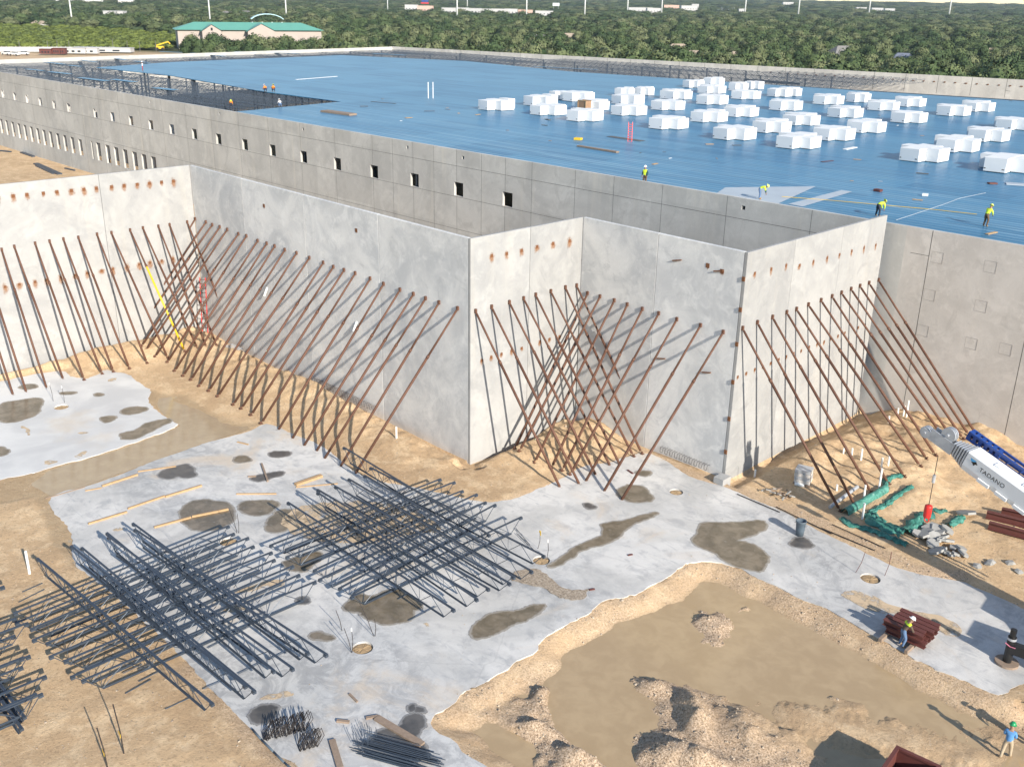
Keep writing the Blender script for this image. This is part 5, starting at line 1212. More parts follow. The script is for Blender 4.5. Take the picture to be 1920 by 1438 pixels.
mb=MB(); [wallbox(mb,a,b,1.2,1.32,.16) for a,b in((A_-u1n*.08,B_+u1n*.08),(B_+v1n*.08,C_),(C_,D_),(D_,A_+v1n*.08))]; mb.build('top_rail',M['redsteel'],t)
mb=MB(); mb.beam((A_+D_)/2+Vector((0,0,.1)),(B_+C_)/2+Vector((0,0,.1)),L2,.05); mb.build('floor_plate',M['redsteel'],t)
mb=MB(); wallbox(mb,B_+u1n*.25-v1n*.1,B_+u1n*.25+v1n*3,.3,1.0,.3); wallbox(mb,B_+u1n*.7+v1n*.2,B_+u1n*.7+v1n*3,.2,.7,.3); mb.build('side_channel',M['redsteel'],t)
# reinforcing stirrups and a bar bundle
def stirrups(label,ctr,n,w,h,dirv,seed,grp):
    rr=random.Random(seed); c=at(*ctr); mb=MB()
    for i in range(n):
        base=c+dirv*(i*.055-n*.0275)+Vector((rr.uniform(-.06,.06),rr.uniform(-.06,.06),.05)); s=Vector((-dirv.y,dirv.x,0)); tl=dirv*rr.uniform(.15,.5); w_=w*rr.uniform(.85,1.1);h_=h*rr.uniform(.85,1.1)
        a=[base-s*w_/2,base+s*w_/2,base+s*w_/2+Vector((0,0,h_))+tl,base-s*w_/2+Vector((0,0,h_))+tl]; mb.path(a+[a[0]],.014,5)
    o=mb.build('stirrup_bundle',M['rebar'],None,c); o.location=c; return tag(o,label,'rebar bundle',grp)
stirrups('larger heap of bent rebar stirrups on the near slab edge',(533,1372),34,.6,.55,Vector((.35,.9,0)).normalized(),1,None)
stirrups('smaller heap of bent rebar stirrups right of the larger heap',(576,1398),16,.5,.5,Vector((.3,.9,0)).normalized(),2,None)
mb=MB(); c0=at(690,1402); c1=at(800,1432)
for i in range(70):
    s=Vector((random.uniform(-.5,.5),random.uniform(-.55,.55),.03+random.random()**2*.3)); e_=(c1-c0).normalized()*random.uniform(-.35,.35); mb.tube(c0+s+e_,c1+s*1.0+e_+Vector((0,0,random.uniform(-.02,.05))),.017,5)
for i in range(14):
    s=Vector((random.uniform(-.6,.2),random.uniform(-.5,.5),.1)); p=c0+s; mb.path([p,p+Vector((-.1,.1,.35)),p+Vector((-.3,.2,.4))],.012,4)
o=mb.build('bar_bundle',M['steel'],None,c0); o.location=c0; tag(o,'long dark bundle of straight rebar at the bottom edge','rebar bundle')
pp=[gat(*p) for p in crop(7,[(1420,1232),(1470,1290),(1540,1360),(1600,1420),(1660,1470)])]; mb=MB(); mb.path([p+Vector((0,0,.06)) for p in pp],.05,8); o=mb.build('hose',M['bin'],None,pp[0],True); o.location=pp[0]; tag(o,'dark hose lying along the slab edge at bottom left of centre','hose')
# ladder and grate in the far inner corner, orange mesh at the right outer corner
b=gat(362,618); tp=Vector((X1+1.4,Y1-.5,5.6)); b=Vector((X1+2.2,Y1-1.2,b.z)); t=thing('ladder','pale red ladder leaning in the far inner corner behind the braces','ladder',b)
mb=MB(); up=tp-b; s=Vector((.35,.35,0)).normalized()*.26
for k_ in(-1,1): mb.beam(b+s*k_,b+s*k_+up,.07,.05)
mb.build('rail',M['red'],t,b)
for i in range(14): c_=b+up*((i+.5)/14); mb=MB(); mb.beam(c_-s,c_+s,.05,.05); mb.build('rung',M['redsteel'],t,b)
q=gat(438,655); mb=MB(); 
for i in range(9): mb.beam(q+Vector((-.9+i*.22,-.4,.15)),q+Vector((-.9+i*.22,.4,.2)),.05,.04)
for j in(-.4,.4): mb.beam(q+Vector((-1,j,.15)),q+Vector((1,j,.2)),.05,.05)
o=mb.build('steel_grate',M['galv'],None,q); o.location=q; tag(o,'grey slatted grate lying at the foot of the long grey wall','grate')
q=gat(1287,868); mb=MB()
for i in range(7): mb.beam(q+Vector((-.5+i*.17,.1*math.sin(i),.05)),q+Vector((-.4+i*.17,.2,.7-.04*i)),.05,.02)
for j in range(3): mb.beam(q+Vector((-.5,.1,.15+j*.2)),q+Vector((.6,.15,.12+j*.17)),.05,.02)
o=mb.build('safety_mesh',M['orange'],None,q); o.location=q; tag(o,'scrap of orange safety mesh slumped by the right outer corner','safety mesh')
# low timber and junk in the left yard beyond the pale wall
for i,(a,b,w) in enumerate([((40,286),(63,294),.6),((67,307),(112,327),.9),((68,311),(100,326),.4),((0,283),(20,285),.5),((122,316),(140,320),.3)]):
    p,q=at(*a,.1),at(*b,.1); mb=MB(); mb.beam(p,q,w,.25); o=mb.build('steel_bundle',M['steel'],None,p); o.location=p; tag(o,'dark steel bundle in the yard beyond the pale braced wall, %s from the left'%ordn((1,2,3,0,4)[i]),'steel bundle','steel bundles in the left yard')
struct(flat('puddle',chaikin([tuple(at(*p,.1)[:2]) for p in((-20,295),(20,285),(60,300),(40,325),(-20,330))],2),.09,M['puddle']))

# ------------------------------------------------------------------ crane: boom head at the right edge, carrier outside the frame
tip=Vector((-18.9,50.75,8.75)); 
def along(px,py,dist_): v=ray(px,py); v=v/np.linalg.norm(v); return Vector((v[0]*dist_,v[1]*dist_,H+v[2]*dist_))
b0=Vector((-16.84,51.70,7.0))-(Vector((-9.9,50.62,4.92))-Vector((-16.84,51.70,7.0))).normalized()*1.0; b1=Vector((-9.9,50.62,4.92))
bd=(b1-b0).normalized()
sideN=bd.cross(Vector((0,0,1))).normalized(); upN=sideN.cross(bd).normalized()
crane=thing('mobile_crane','white telescopic crane boom with blue jib reaching in from the right photo edge','crane',(b1.x,b1.y,0))
CO=crane.location
def bx(mb,along_,s,u,size,mi=0):
    R=Matrix((bd,sideN,upN)).transposed(); mb.box(b0+bd*along_+sideN*s+upN*u,size,R,mi)
LB=(b1-b0).length+4
camside_=1 if (Vector((0,0,H))-b0).dot(sideN)>0 else -1
mb=MB()
# boom section: flat top, rounded belly
sec=[(-.5,.62),(.5,.62),(.56,.55),(.56,-.25),(.42,-.58),(.18,-.74),(-.18,-.74),(-.42,-.58),(-.56,-.25),(-.56,.55)]
def sect(a,k): return [b0+bd*a+sideN*(x*k)+upN*(y*k) for x,y in sec]
def loft(mb,a0,a1,k0,k1):
    n=len(sec); v=sect(a0,k0)+sect(a1,k1); mb.add(v,[(i,(i+1)%n,n+(i+1)%n,n+i) for i in range(n)]+[tuple(range(n-1,-1,-1)),tuple(range(n,2*n))])
loft(mb,0,LB,1,1); mb.build('boom',M['cranewhite'],crane,CO)
mb=MB()
for i in range(6): loft(mb,-.14-i*.17,-.05-i*.17,.96-.07*i,.96-.07*i)
mb.build('boom_sections',M['galv'],crane,CO)
mb=MB(); 
for s in(-.22,.22): 
    bx(mb,-1.7,s,-.1,(1.5,.05,.7)); bx(mb,-2.5,s,-.2,(.9,.05,.4))
mb.build('boom_head',M['galv'],crane,CO)
for a,u,r in((-1.55,.45,.42),(-2.75,-.25,.34)):
    mb=MB(); c=b0+bd*a+upN*u
    for s in(-.13,0,.13): mb.tube(c+sideN*(s-.04),c+sideN*(s+.04),r,18)
    mb.tube(c-sideN*.3,c+sideN*.3,.08,8); mb.build('sheave',M['galv'],crane,CO)
mb=MB()
for u in(.45,.85):
    for s in(-.75,-1.15): 
        p=b0+bd*(-1.0)+sideN*s+upN*u; mb.beam(p,p+bd*(LB),.12,.12)
for i in range(14):
    a=b0+bd*(-1+i*.8)+sideN*-.75+upN*.45; c=b0+bd*(-.6+i*.8)+sideN*-1.15+upN*.85; mb.tube(a,c,.04,5)
for i in range(6): bx(mb,-.9+i*.35,-.95,.65,(.2,.5,.5))
mb.build('folded_jib',M['craneblue'],crane,CO)
mb=MB(); [bx(mb,.35+1.1*i,camside_*.6,-.42,(.7,.12,.18)) for i in range(1,6)]; [bx(mb,1.2+1.6*i,-.57,.35,(.35,.1,.2)) for i in range(5)]; [bx(mb,1.5+1.7*i,-.0,.66,(.3,.5,.08)) for i in range(4)]; mb.build('boom_bracket',M['cranewhite'],crane,CO)
# lettering and arrow mark on the side that faces the camera
camside=1 if (Vector((0,0,H))-b0).dot(sideN)>0 else -1
def text(s,size,a,u,m,name):
    cu=bpy.data.curves.new(name,'FONT'); cu.body=s; cu.size=size; cu.extrude=.002; cu.space_character=1.05
    o=lnk('tmp',cu); dg=bpy.context.evaluated_depsgraph_get(); dg.update(); me=bpy.data.meshes.new_from_object(o.evaluated_get(dg)); bpy.data.objects.remove(o)
    me.name=name; me.materials.clear(); me.materials.append(m)
    x=bd; z=sideN*camside; y=z.cross(x); R=Matrix((x,y,z)).transposed(); q=b0+bd*a+sideN*camside*.568+upN*u
    me.transform(R.to_4x4()); me.transform(Matrix.Translation(q-CO)); return lnk(name,me,crane)
text('TADANO',.35,.92,.02,M['black'],'lettering')
mb=MB(); z=sideN*camside
def mark(pts,m,nm):
    mb=MB(); n=len(pts); mb.add([b0+bd*a+z*.572+upN*u for a,u in pts],[tuple(range(n))]); mb.build(nm,m,crane,CO)
mark([(.24,.40),(.62,.40),(.46,.25),(.30,.25)],m_plain('light_blue_paint',(.1,.42,.75),.4),'arrow_mark')
mark([(.34,.21),(.60,.36),(.74,.24),(.62,.2),(.55,.07),(.46,.16)],M['black'],'arrow_mark')
# hoist line, rope socket and red ball
hx=along(1759,855,(b0-Vector((0,0,H))).length-.3)
hz=Vector((hx.x-.05,hx.y-.0,0)); bl=Vector((hx.x,hx.y,hx.z-3.3))
hk=thing('hook_ball','red overhaul weight with hook ring hanging on the crane hoist line','crane hook',bl)
mb=MB(); mb.tube(hx,bl+Vector((0,0,.3)),.022,5); mb.build('hoist_line',M['black'],hk,bl)
mb=MB(); mb.tube(hx-Vector((0,0,1.15)),hx-Vector((0,0,1.6)),.09,8); mb.build('rope_socket',M['galv'],hk,bl)
mb=MB(); n=14; pr=[(.05,.32),(.19,.28),(.21,.22),(.21,-.4),(.18,-.46),(.05,-.5)]
vs=[(bl.x+r*math.cos(2*math.pi*i/n),bl.y+r*math.sin(2*math.pi*i/n),bl.z+zz_) for r,zz_ in pr for i in range(n)]
mb.add(vs,[(j*n+i,(j+1)*n+i,(j+1)*n+(i+1)%n,j*n+(i+1)%n) for j in range(5) for i in range(n)]+[tuple(range(n)),tuple(range(6*n-1,5*n-1,-1))]); mb.build('weight',M['red'],hk,bl,True)
mb=MB(); rg=[bl+Vector((.13*math.cos(a),.04,-.62+.13*math.sin(a))) for a in np.linspace(0,2*math.pi,13)]; mb.path(rg,.035,6); mb.build('hook_ring',M['red'],hk,bl)
# carrier, turntable, cab and outriggers (outside the frame, their shadow reaches the slab)
cc=Vector((-5.6,48.6,0)); ca=math.radians(98)
Rz=Matrix.Rotation(ca,3,'Z')
def cb(mb,x,y,z,sx,sy,sz): mb.box(cc+Rz@Vector((x,y,z)),(sx,sy,sz),Rz)
mb=MB(); cb(mb,0,0,1.35,9.0,2.6,.7); cb(mb,-1.5,0,1.95,5,2.4,.5); mb.build('carrier',M['cranewhite'],crane,CO)
mb=MB(); cb(mb,3.7,0,2.2,1.5,2.5,1.5); mb.build('carrier_cab',M['cranewhite'],crane,CO)
mb=MB(); cb(mb,.6,.9,2.9,1.8,1.1,1.9); mb.build('operator_cab',M['craneblue'],crane,CO)
mb=MB(); cb(mb,-2.4,.2,3.0,1.6,2.6,1.6); mb.build('counterweight',M['cranewhite'],crane,CO)
p=cc+Rz@Vector((-1.2,0,2.6)); mb=MB(); mb.beam(p,b0+bd*LB,1.1,1.3); mb.build('boom_foot',M['cranewhite'],crane,CO)
for x in(-3.6,-2.2,1.2,2.6):
    for y in(-1.1,1.1):
        w=MB(); q=cc+Rz@Vector((x,y,.62)); w.tube(q-Rz@Vector((0,.18,0)),q+Rz@Vector((0,.18,0)),.62,18); w.build('wheel',M['rubber'],crane,CO)
jk=at(1887,1243)
for (jp,vis) in((Vector((jk.x,jk.y,0)),1),(cc+Rz@Vector((5.4,3.4,0)),0),(cc+Rz@Vector((-3.8,-3.6,0)),0),(cc+Rz@Vector((5.4,-3.6,0)),0)):
    mb=MB(); mb.tube(jp+Vector((0,0,.12)),jp+Vector((0,0,1.55)),.2,14); mb.tube(jp+Vector((0,0,1.5)),jp+Vector((0,0,1.95)),.15,12); a=jp+Vector((0,0,.95)); q=cc+Rz@Vector((Rz.transposed()@(jp-cc)).to_tuple()); ax_=cc+Rz@Vector(((Rz.transposed()@(jp-cc)).x,0,0)); mb.beam(a,Vector((ax_.x,ax_.y,.95)),.42,.5); mb.build('outrigger',M['black'],crane,CO)
    mb=MB(); mb.tube(jp+Vector((0,0,1.38)),jp+Vector((0,0,1.5)),.21,14); mb.build('jack_collar',M['galv'],crane,CO)
    mb=MB(); mb.tube(jp+Vector((0,0,.006)),jp+Vector((0,0,.13)),.55,22); mb.build('outrigger_pad',M['woodold'] if vis else M['black'],crane,CO)
q=at(1892,1218,1.0); mb=MB(); mb.path([Vector((jk.x-.2,jk.y-.21,1.2)),Vector((jk.x+.05,jk.y-.25,1.12)),Vector((jk.x+.3,jk.y-.27,1.16))],.022,5); o=mb.build('pink_ribbon',m_plain('pink_ribbon_cloth',(.8,.25,.35),.7),crane,CO)

# loose bars lying along the gravelly slab edge and a heap of scrap beside them
for i,(a,b) in enumerate((((1382,928),(1462,962)),((1455,952),(1560,1003)),((1540,992),(1640,1034)),((1560,985),(1660,1030)))):
    p,q=gat(*a),gat(*b); up=Vector((0,0,.08)); rod('loose_bar','long dark bar lying on the gravel along the right slab edge, %s from the left'%ordn(i),'steel bar',p+up,q+up,.03,M['rebar'],'loose bars on the gravel')
c=gat(1462,930); mb=MB()
for i in range(26): p=c+Vector((random.gauss(0,.55),random.gauss(0,.3),.1+random.random()*.2)); a=random.random()*6.3; l=random.uniform(.15,.45); mb.beam(p,p+Vector((math.cos(a)*l,math.sin(a)*l,random.uniform(-.1,.15))),.09,.05,i%2)
o=mb.build('scrap_heap',[M['woodold'],M['rubble']],None,c); o.location=c; o['kind']='stuff'
# ------------------------------------------------------------------ gravel: too many to count
rg_=np.random.RandomState(8)
N=60000
px_=rg_.uniform(-34,-8,N); py_=rg_.uniform(22,60,N)
z_,g_,w_=terrain(px_,py_)
sp_=rg_.rand(N)<.03; keep=(rg_.rand(N)<np.clip(g_-.25,0,.9)*.5)&(z_>-.53)
px_,py_,z_=px_[keep][:13000],py_[keep][:13000],z_[keep][:13000]
qx=rg_.uniform(-66,-8,9000); qy=rg_.uniform(9,64,9000); qz,qg,qw=terrain(qx,qy); kq=(qz>-.12)&(qx-qy*.0>-66)&(qy<Y1-.6+(qx>X2)*9.5+(qx>X3)*12)&(rg_.rand(9000)<.34+.6*(fbm(qx,qy,.3,3,31)>.15))
sx_=rg_.uniform(-52,-16,3000); sy_=rg_.uniform(15,50,3000); ks=(sdist(slab1,sx_,sy_)<-.2)&(fbm(sx_,sy_,.25,3,41)>.05); ks[900:]&=fbm(sx_,sy_,.3,3,43)[900:]>.3
px_,py_,z_=np.r_[px_,qx[kq],sx_[ks]],np.r_[py_,qy[kq],sy_[ks]],np.r_[z_,qz[kq],0*sx_[ks]]
V0=np.array([v[:] for v in ICO_V]); F0=np.array(ICO_F)
sz=np.exp(rg_.normal(-3.5,.42,len(px_))); sz[-int(ks.sum()):]*=.75; jit=1+.3*rg_.uniform(-1,1,(len(px_),12,1))
vv=V0[None]*jit*sz[:,None,None]*np.array([1,1,.75])+np.stack([px_,py_,z_],-1)[:,None]
ff_=(F0[None]+12*np.arange(len(px_))[:,None,None]).reshape(-1,3)
me=bpy.data.meshes.new('gravel'); me.from_pydata(vv.reshape(-1,3).tolist(),[],ff_.tolist())
k=NT('gravel_stone'); wn_=k.n('TexWhiteNoise'); fl=k.n('VectorMath',operation='FLOOR'); mp=k.n('Mapping'); k.l(k.pos(),mp.inputs[0]); mp.inputs['Scale'].default_value=(12,12,.01); k.l(mp.outputs[0],fl.inputs[0]); k.l(fl.outputs[0],wn_.inputs['Vector'])
k.set(k.mix(wn_.outputs[0],(.20,.15,.105),(.52,.43,.33)),.9); me.materials.append(k.m)
o=lnk('gravel',me); o['kind']='stuff'

# ------------------------------------------------------------------ trees
def crown_mesh(seed,n=1250,leaf=.5,flatten=1.0):
    r=np.random.RandomState(seed); L=r.randint(7,11); lob=[]
    for i in range(L):
        a=r.uniform(0,6.28); rad=r.uniform(0,.72)**.7; lob.append((rad*math.cos(a)*3.4,rad*math.sin(a)*3.4,r.uniform(2.2,5.4)*(1-.35*rad),r.uniform(1.4,2.5)))
    vs=[];fs=[]
    for i in range(n):
        l=lob[r.randint(L)]; d=r.normal(size=3); d/=np.linalg.norm(d); d[2]=abs(d[2])*.9-.25+.1*d[2]; d/=np.linalg.norm(d)
        p=np.array(l[:3])+d*l[3]*r.uniform(.72,1.06)*np.array([1.1,1.1,.85]); p[2]=max(.5,p[2])*flatten
        nrm=d+r.normal(size=3)*.36; nrm/=np.linalg.norm(nrm); a=np.cross(nrm,r.normal(size=3)); a/=np.linalg.norm(a); b=np.cross(nrm,a)
        s=leaf*r.uniform(.55,1.2); k=len(vs)
        vs+=[p-a*s*.5-b*s*.35,p+a*s*.5-b*s*.3,p+a*s*.25+b*s*.45,p-a*s*.4+b*s*.4]; fs.append((k,k+1,k+2,k+3))
    # a ragged inner mass so that the crown is not see-through everywhere
    for l in lob:
        k=len(vs)
        for v in ICO_V: vs.append(np.array(l[:3])+np.array(v[:])*l[3]*.68*r.uniform(.8,1.1))
        for q in vs[k:]: q[2]*=flatten
        fs+=[tuple(k+i for i in f) for f in ICO_F]
    me=bpy.data.meshes.new('crown'); me.from_pydata([tuple(v) for v in vs],[],fs)
    P_=np.array(vs); cen=np.array([0,0,2.2*flatten]); LC=np.array([q[:3] for q in lob]); LC[:,2]*=flatten
    near_=LC[np.argmin(((P_[:,None]-LC[None])**2).sum(2),axis=1)]
    a_=P_-near_; a_/=np.linalg.norm(a_,axis=1)[:,None]+1e-6; b_=P_-cen; b_/=np.linalg.norm(b_,axis=1)[:,None]+1e-6
    N_=a_*.7+b_*.6+r.normal(size=P_.shape)*.28; N_/=np.linalg.norm(N_,axis=1)[:,None]
    me.polygons.foreach_set('use_smooth',[True]*len(me.polygons)); me.normals_split_custom_set_from_vertices(N_.tolist()); return me
crowns=[crown_mesh(40+i,leaf=(.46,.54,.42,.58,.5)[i%5]) for i in range(7)]
for c in crowns: c.materials.append(M['leaf'])
tb=MB()
tb.tube((0,0,-.3),(.1,0,2.2),.28,7,0,.2)
for a in range(5):
    an=a*1.26; tb.tube((.1,0,1.9),(.1+1.6*math.cos(an),1.6*math.sin(an),3.6+.3*(a%2)),.13,5,0,.05)
trunk=bpy.data.meshes.new('trunk'); trunk.from_pydata(tb.v,[],tb.f); trunk.materials.append(M['bark'])
def gzfar(x,y):
    r=math.hypot(x,y); t=min(1,max(0,(r-1200)/4800)); return 38*t*t*(3-2*t)
# places kept clear of trees: buildings and what is open in front of them
BLD=[] # (x,y,half clear radius)
CLEAR=[]
def clear(p,r): CLEAR.append((p.x,p.y,r))
# green-roofed building
sq=at(470,70,0); 
scr=[at(x,y,0) for x,y in((336,92),(604,92))]
sdir=(scr[1]-scr[0]); SLn=sdir.length; sdir.normalize(); sn=Vector((sdir.y,-sdir.x,0))   # sn points to the camera
school=thing('green_roof_hall','long low stone hall with a green metal roof and two gables among the trees','hall',(sq.x,sq.y,0))
M['green_roof']=m_plain('green_metal_roof',(.13,.36,.28),.5,0,.08,.2); M['stone']=m_plain('pinkish_stone',(.42,.36,.32),.9,0,.1,.3)
def spt(a,b,z): return scr[0]+sdir*a+sn*b+Vector((0,0,z))
mb=MB(); W=24
mb.add([spt(0,0,-1),spt(SLn,0,-1),spt(SLn,-W,-1),spt(0,-W,-1),spt(0,0,10.6),spt(SLn,0,10.6),spt(SLn,-W,10.6),spt(0,-W,10.6)],[(0,1,5,4),(1,2,6,5),(2,3,7,6),(3,0,4,7)]); 
g1=[(SLn*.16,SLn*.29,13.2),(SLn*.47,SLn*.66,13.8)]
for a,b,h in g1:
    m_=(a+b)/2; mb.add([spt(a,6,-1),spt(b,6,-1),spt(b,6,9.8),spt(m_,6,h),spt(a,6,9.8),spt(a,-2,-1),spt(a,-2,9.8),spt(b,-2,-1),spt(b,-2,9.8)],[(0,1,2,3,4),(0,4,6,5),(1,7,8,2)])
mb.build('wall',M['stone'],school,school.location)
mb=MB(); e=1.6
mb.add([spt(-e,e,10.3),spt(SLn+e,e,10.3),spt(SLn+e,-W-e,10.3),spt(-e,-W-e,10.3),spt(10,-W/2,14.3),spt(SLn-10,-W/2,14.3)],[(0,1,5,4),(1,2,5),(2,3,4,5),(3,0,4)])
for a,b,h in g1:
    m_=(a+b)/2; mb.add([spt(a-1,6.6,9.6),spt(m_,6.6,h+.3),spt(b+1,6.6,9.6),spt(m_,-8,h+.3),spt(a-1,-2,9.8),spt(b+1,-2,9.8)],[(0,1,3,4),(1,2,5,3)])
mb.build('roof',M['green_roof'],school,school.location)
for i,(a,z) in enumerate([(SLn*.20,7.5),(SLn*.225,7.5),(SLn*.25,7.5),(SLn*.225,10.9)]):
    mb=MB(); mb.box(spt(a,6.06,z),(1.0,.3,1.5),Matrix.Rotation(math.atan2(sdir.y,sdir.x),3,'Z')); mb.build('window',M['glass'],school,school.location)
for k_ in range(12): clear(spt(SLn*k_/11,-12,0),16); 
for k_ in range(10): clear(spt(SLn*k_/9,10,0),6)
# pale blue arched rooftop structure behind it
q=at(502,58,9); tq=thing('arched_pavilion','pale blue arched pavilion roof rising behind the green roofed hall','pavilion',(q.x,q.y,0))
mb=MB(); 
for k_ in range(7):
    a0,a1=[Vector((q.x,q.y,13.2))+sdir*(11*math.cos(math.pi*(j)/10)*1)+Vector((0,0,5.5*math.sin(math.pi*j/10)))for j in(k_+1.5,k_+2.5)]
    mb.beam(a0,a1,6,.4)
mb.build('arch_roof',m_plain('pale_blue_metal',(.45,.65,.70),.5),tq,tq.location)
mb=MB(); 
for s in(-9,-3,3,9): mb.tube(Vector((q.x,q.y,0))+sdir*s,Vector((q.x,q.y,14))+sdir*s,.4,8)
mb.build('post',M['white'],tq,tq.location); clear(q,16)
# houses and shops among the trees: px x, px y of the base, width m, depth m, eave, ridge, wall, roof, label
M['shingle']=m_plain('grey_shingle',(.20,.19,.18),.9,0,.15,.5); M['shingle_b']=m_plain('blue_grey_shingle',(.14,.16,.21),.9,0,.15,.5); M['shingle_t']=m_plain('tan_shingle',(.36,.29,.22),.9,0,.12,.5)
M['housew']=m_plain('pale_house_wall',(.62,.6,.56),.8,0,.08,.5); M['shopw']=m_plain('white_shop_wall',(.50,.49,.48),.7,0,.06,.2); M['shopp']=m_plain('peach_shop_wall',(.62,.42,.34),.8,0,.06,.2)
def house(label,px,py,w,dpt,ev,rg,wall,roof,rot=0,cat='house',name='house',flatroof=False,cl=1.0):
    q=at(px,py,0); q.z=gzfar(q.x,q.y); t=thing(name,label,cat,q,'houses among the trees' if cat=='house' else None,math.radians(45)+rot)
    mb=MB(); mb.box((0,0,ev/2-.5),(w,dpt,ev+1)); mb.build('wall',wall,t)
    mb=MB(); a,b=w/2+.5,dpt/2+.5
    if flatroof: mb.box((0,0,ev+.2),(w+.6,dpt+.6,.5))
    else:
        mb.add([(-a,-b,ev),(a,-b,ev),(a,b,ev),(-a,b,ev),(-a*.45,0,rg),(a*.45,0,rg)],[(0,1,5,4),(1,2,5),(2,3,4,5),(3,0,4),(3,2,1,0)])
    mb.build('roof',roof,t)
    n=max(2,int(w/5))
    for i in range(min(n,6)): mb=MB(); mb.box((-w/2+(i+.5)*w/min(n,6),-dpt/2-.02,ev*.55),(1.1 if not flatroof else 2.2,.1,1.2)); mb.build('window',M['glass'],t)
    dist_=math.hypot(q.x,q.y); r=max(w,dpt)*.62*cl; clear(q,r)
    v=Vector((-q.x,-q.y,0)).normalized()
    for k_ in range(1,5): clear(q+v*(k_*max(7,dist_*.014)),r*.8)
    return t
house('grey blue roofed house with a white gable deep in the right trees',1578,116,16,11,4.2,8.5,M['housew'],M['shingle'],.3)
house('small dark roofed house just above the long back wall at right',1690,127,12,9,3.6,7.2,M['housew'],M['shingle_b'],-.2)
house('brown grey roof barely showing in the right trees, left of another',1768,106,15,10,3.2,6.8,M['housew'],M['shingle'],.2)
house('tan grey low roof at the far right in the trees',1858,110,15,10,3,6.2,M['housew'],M['shingle_t'],.4)
house('tan roof peeking out above the back wall, right of middle',1384,121,14,9,3.2,6.4,M['housew'],M['shingle_t'],.1)
house('tan roof close to the back wall at the foam field',1302,118,13,9,3,6.2,M['housew'],M['shingle_t'],-.3)
house('pale brown roof among trees right of the middle',1068,80,16,10,3.4,6.6,M['housew'],M['shingle_t'],.2)
house('grey roof in the middle trees, left of a pale brown one',1013,82,13,9,3.2,6.2,M['housew'],M['shingle'],0)
house('tan roof in the middle trees near the right slope',1270,103,16,9,3,6.3,M['housew'],M['shingle_t'],.3)
house('tan house with pale wall left of the blue gabled house',1460,107,13,9,3.4,6.4,M['housew'],M['shingle_t'],.3)
house('grey hipped roof behind the green roofed hall, left one',427,33,18,12,3.5,7.5,M['housew'],M['shingle'],0)
house('grey hipped roof behind the green roofed hall, right one',461,32,20,12,3.5,7.5,M['housew'],M['shingle'],.1)
house('small pale roof right of the two grey roofs behind the hall',532,30,14,9,3.4,6,M['housew'],M['shingle_t'],.1)
house('small dark roofed shed in the far left trees',150,32,13,9,3.5,6,M['housew'],M['shingle'],.1)
house('pale low roof at left edge of the truck road',75,52,13,9,3,5.5,M['housew'],M['shingle_t'],.1)
for i in range(9): house('pale pink house in the row on the far left horizon, %s from the left'%ordn(i),8+i*33+random.uniform(-6,6),12+random.uniform(-3,4),30,14,11,16,M['housew'],M['shingle_t'] if i%2 else M['shingle'],random.uniform(-.3,.3))
random.seed(77)
SH=[(772,24,22,9,'white hall with curved front left of the shop strip','shopw'),(798,26,26,9,'shop with a blue sign over a peach wall','shopp'),(842,28,24,7,'white shop left of the tall pole in the strip','shopw'),(868,27,20,6,'low white shop just right of the pole in the strip','shopw'),(890,28,22,6,'low white shop in the middle of the strip','shopw'),(912,29,22,6,'low pale shop right of the middle of the strip','shopw'),(935,29,24,6,'long low pale shop in the strip','shopw'),(958,29,22,6,'pale shop near the right part of the strip','shopw'),(985,31,24,6,'low pale shop at the right end of the strip','shopp'),(1020,31,30,4,'long thin white roof right of the strip','shopw'),(1200,27,40,6,'long white warehouse roof right of the middle','shopw'),(1225,28,24,6,'low white building beside the long white one','shopw'),(1258,25,28,9,'peach building right of the white ones','shopp'),(1290,26,30,9,'white box building at the substation','shopw'),(1302,24,14,10,'white tall box beside the substation','shopw'),(1475,20,30,5,'slanted white roof right of the substation','shopw'),(1660,14,36,9,'white gabled long building on the right horizon','shopw'),(1690,14,36,8,'pale long building on the right horizon','shopw'),(1725,14,30,8,'peach building on the right horizon, left of the long one','shopp'),(1770,13,70,12,'long peach building on the right horizon','shopp'),(1845,13,40,10,'white gabled building near the right end of the horizon','shopw'),(1880,9,60,6,'thin white roof line at the far right horizon','shopw'),(1590,15,26,6,'small white roof on the right horizon','shopw'),(1612,28,22,5,'white small roof in the right trees','shopw'),(1642,29,24,5,'grey white small roof in the right trees','shopw'),(1665,30,20,5,'pale small roof in the right trees','shopw'),(1390,29,12,5,'low white roof near the right pole','shopw'),(210,30+6,20,5,'white roof by the truck road at left','shopw'),(226,36,18,5,'another white low roof by the truck road','shopw')]
for px,py,w,hh,lb,mm in SH:
    q=at(px,py+4,0); sc_=max(.6,min(1.25,math.hypot(q.x,q.y)/1800.0))
    house(lb,px,py+4,w*sc_,14*sc_,hh*.75*sc_**.6+7,hh*1.2+7,M[mm],M['shopw'] if mm=='shopw' else M['shopp'],random.uniform(-.1,.1),'shop','shop_building',True,.8)
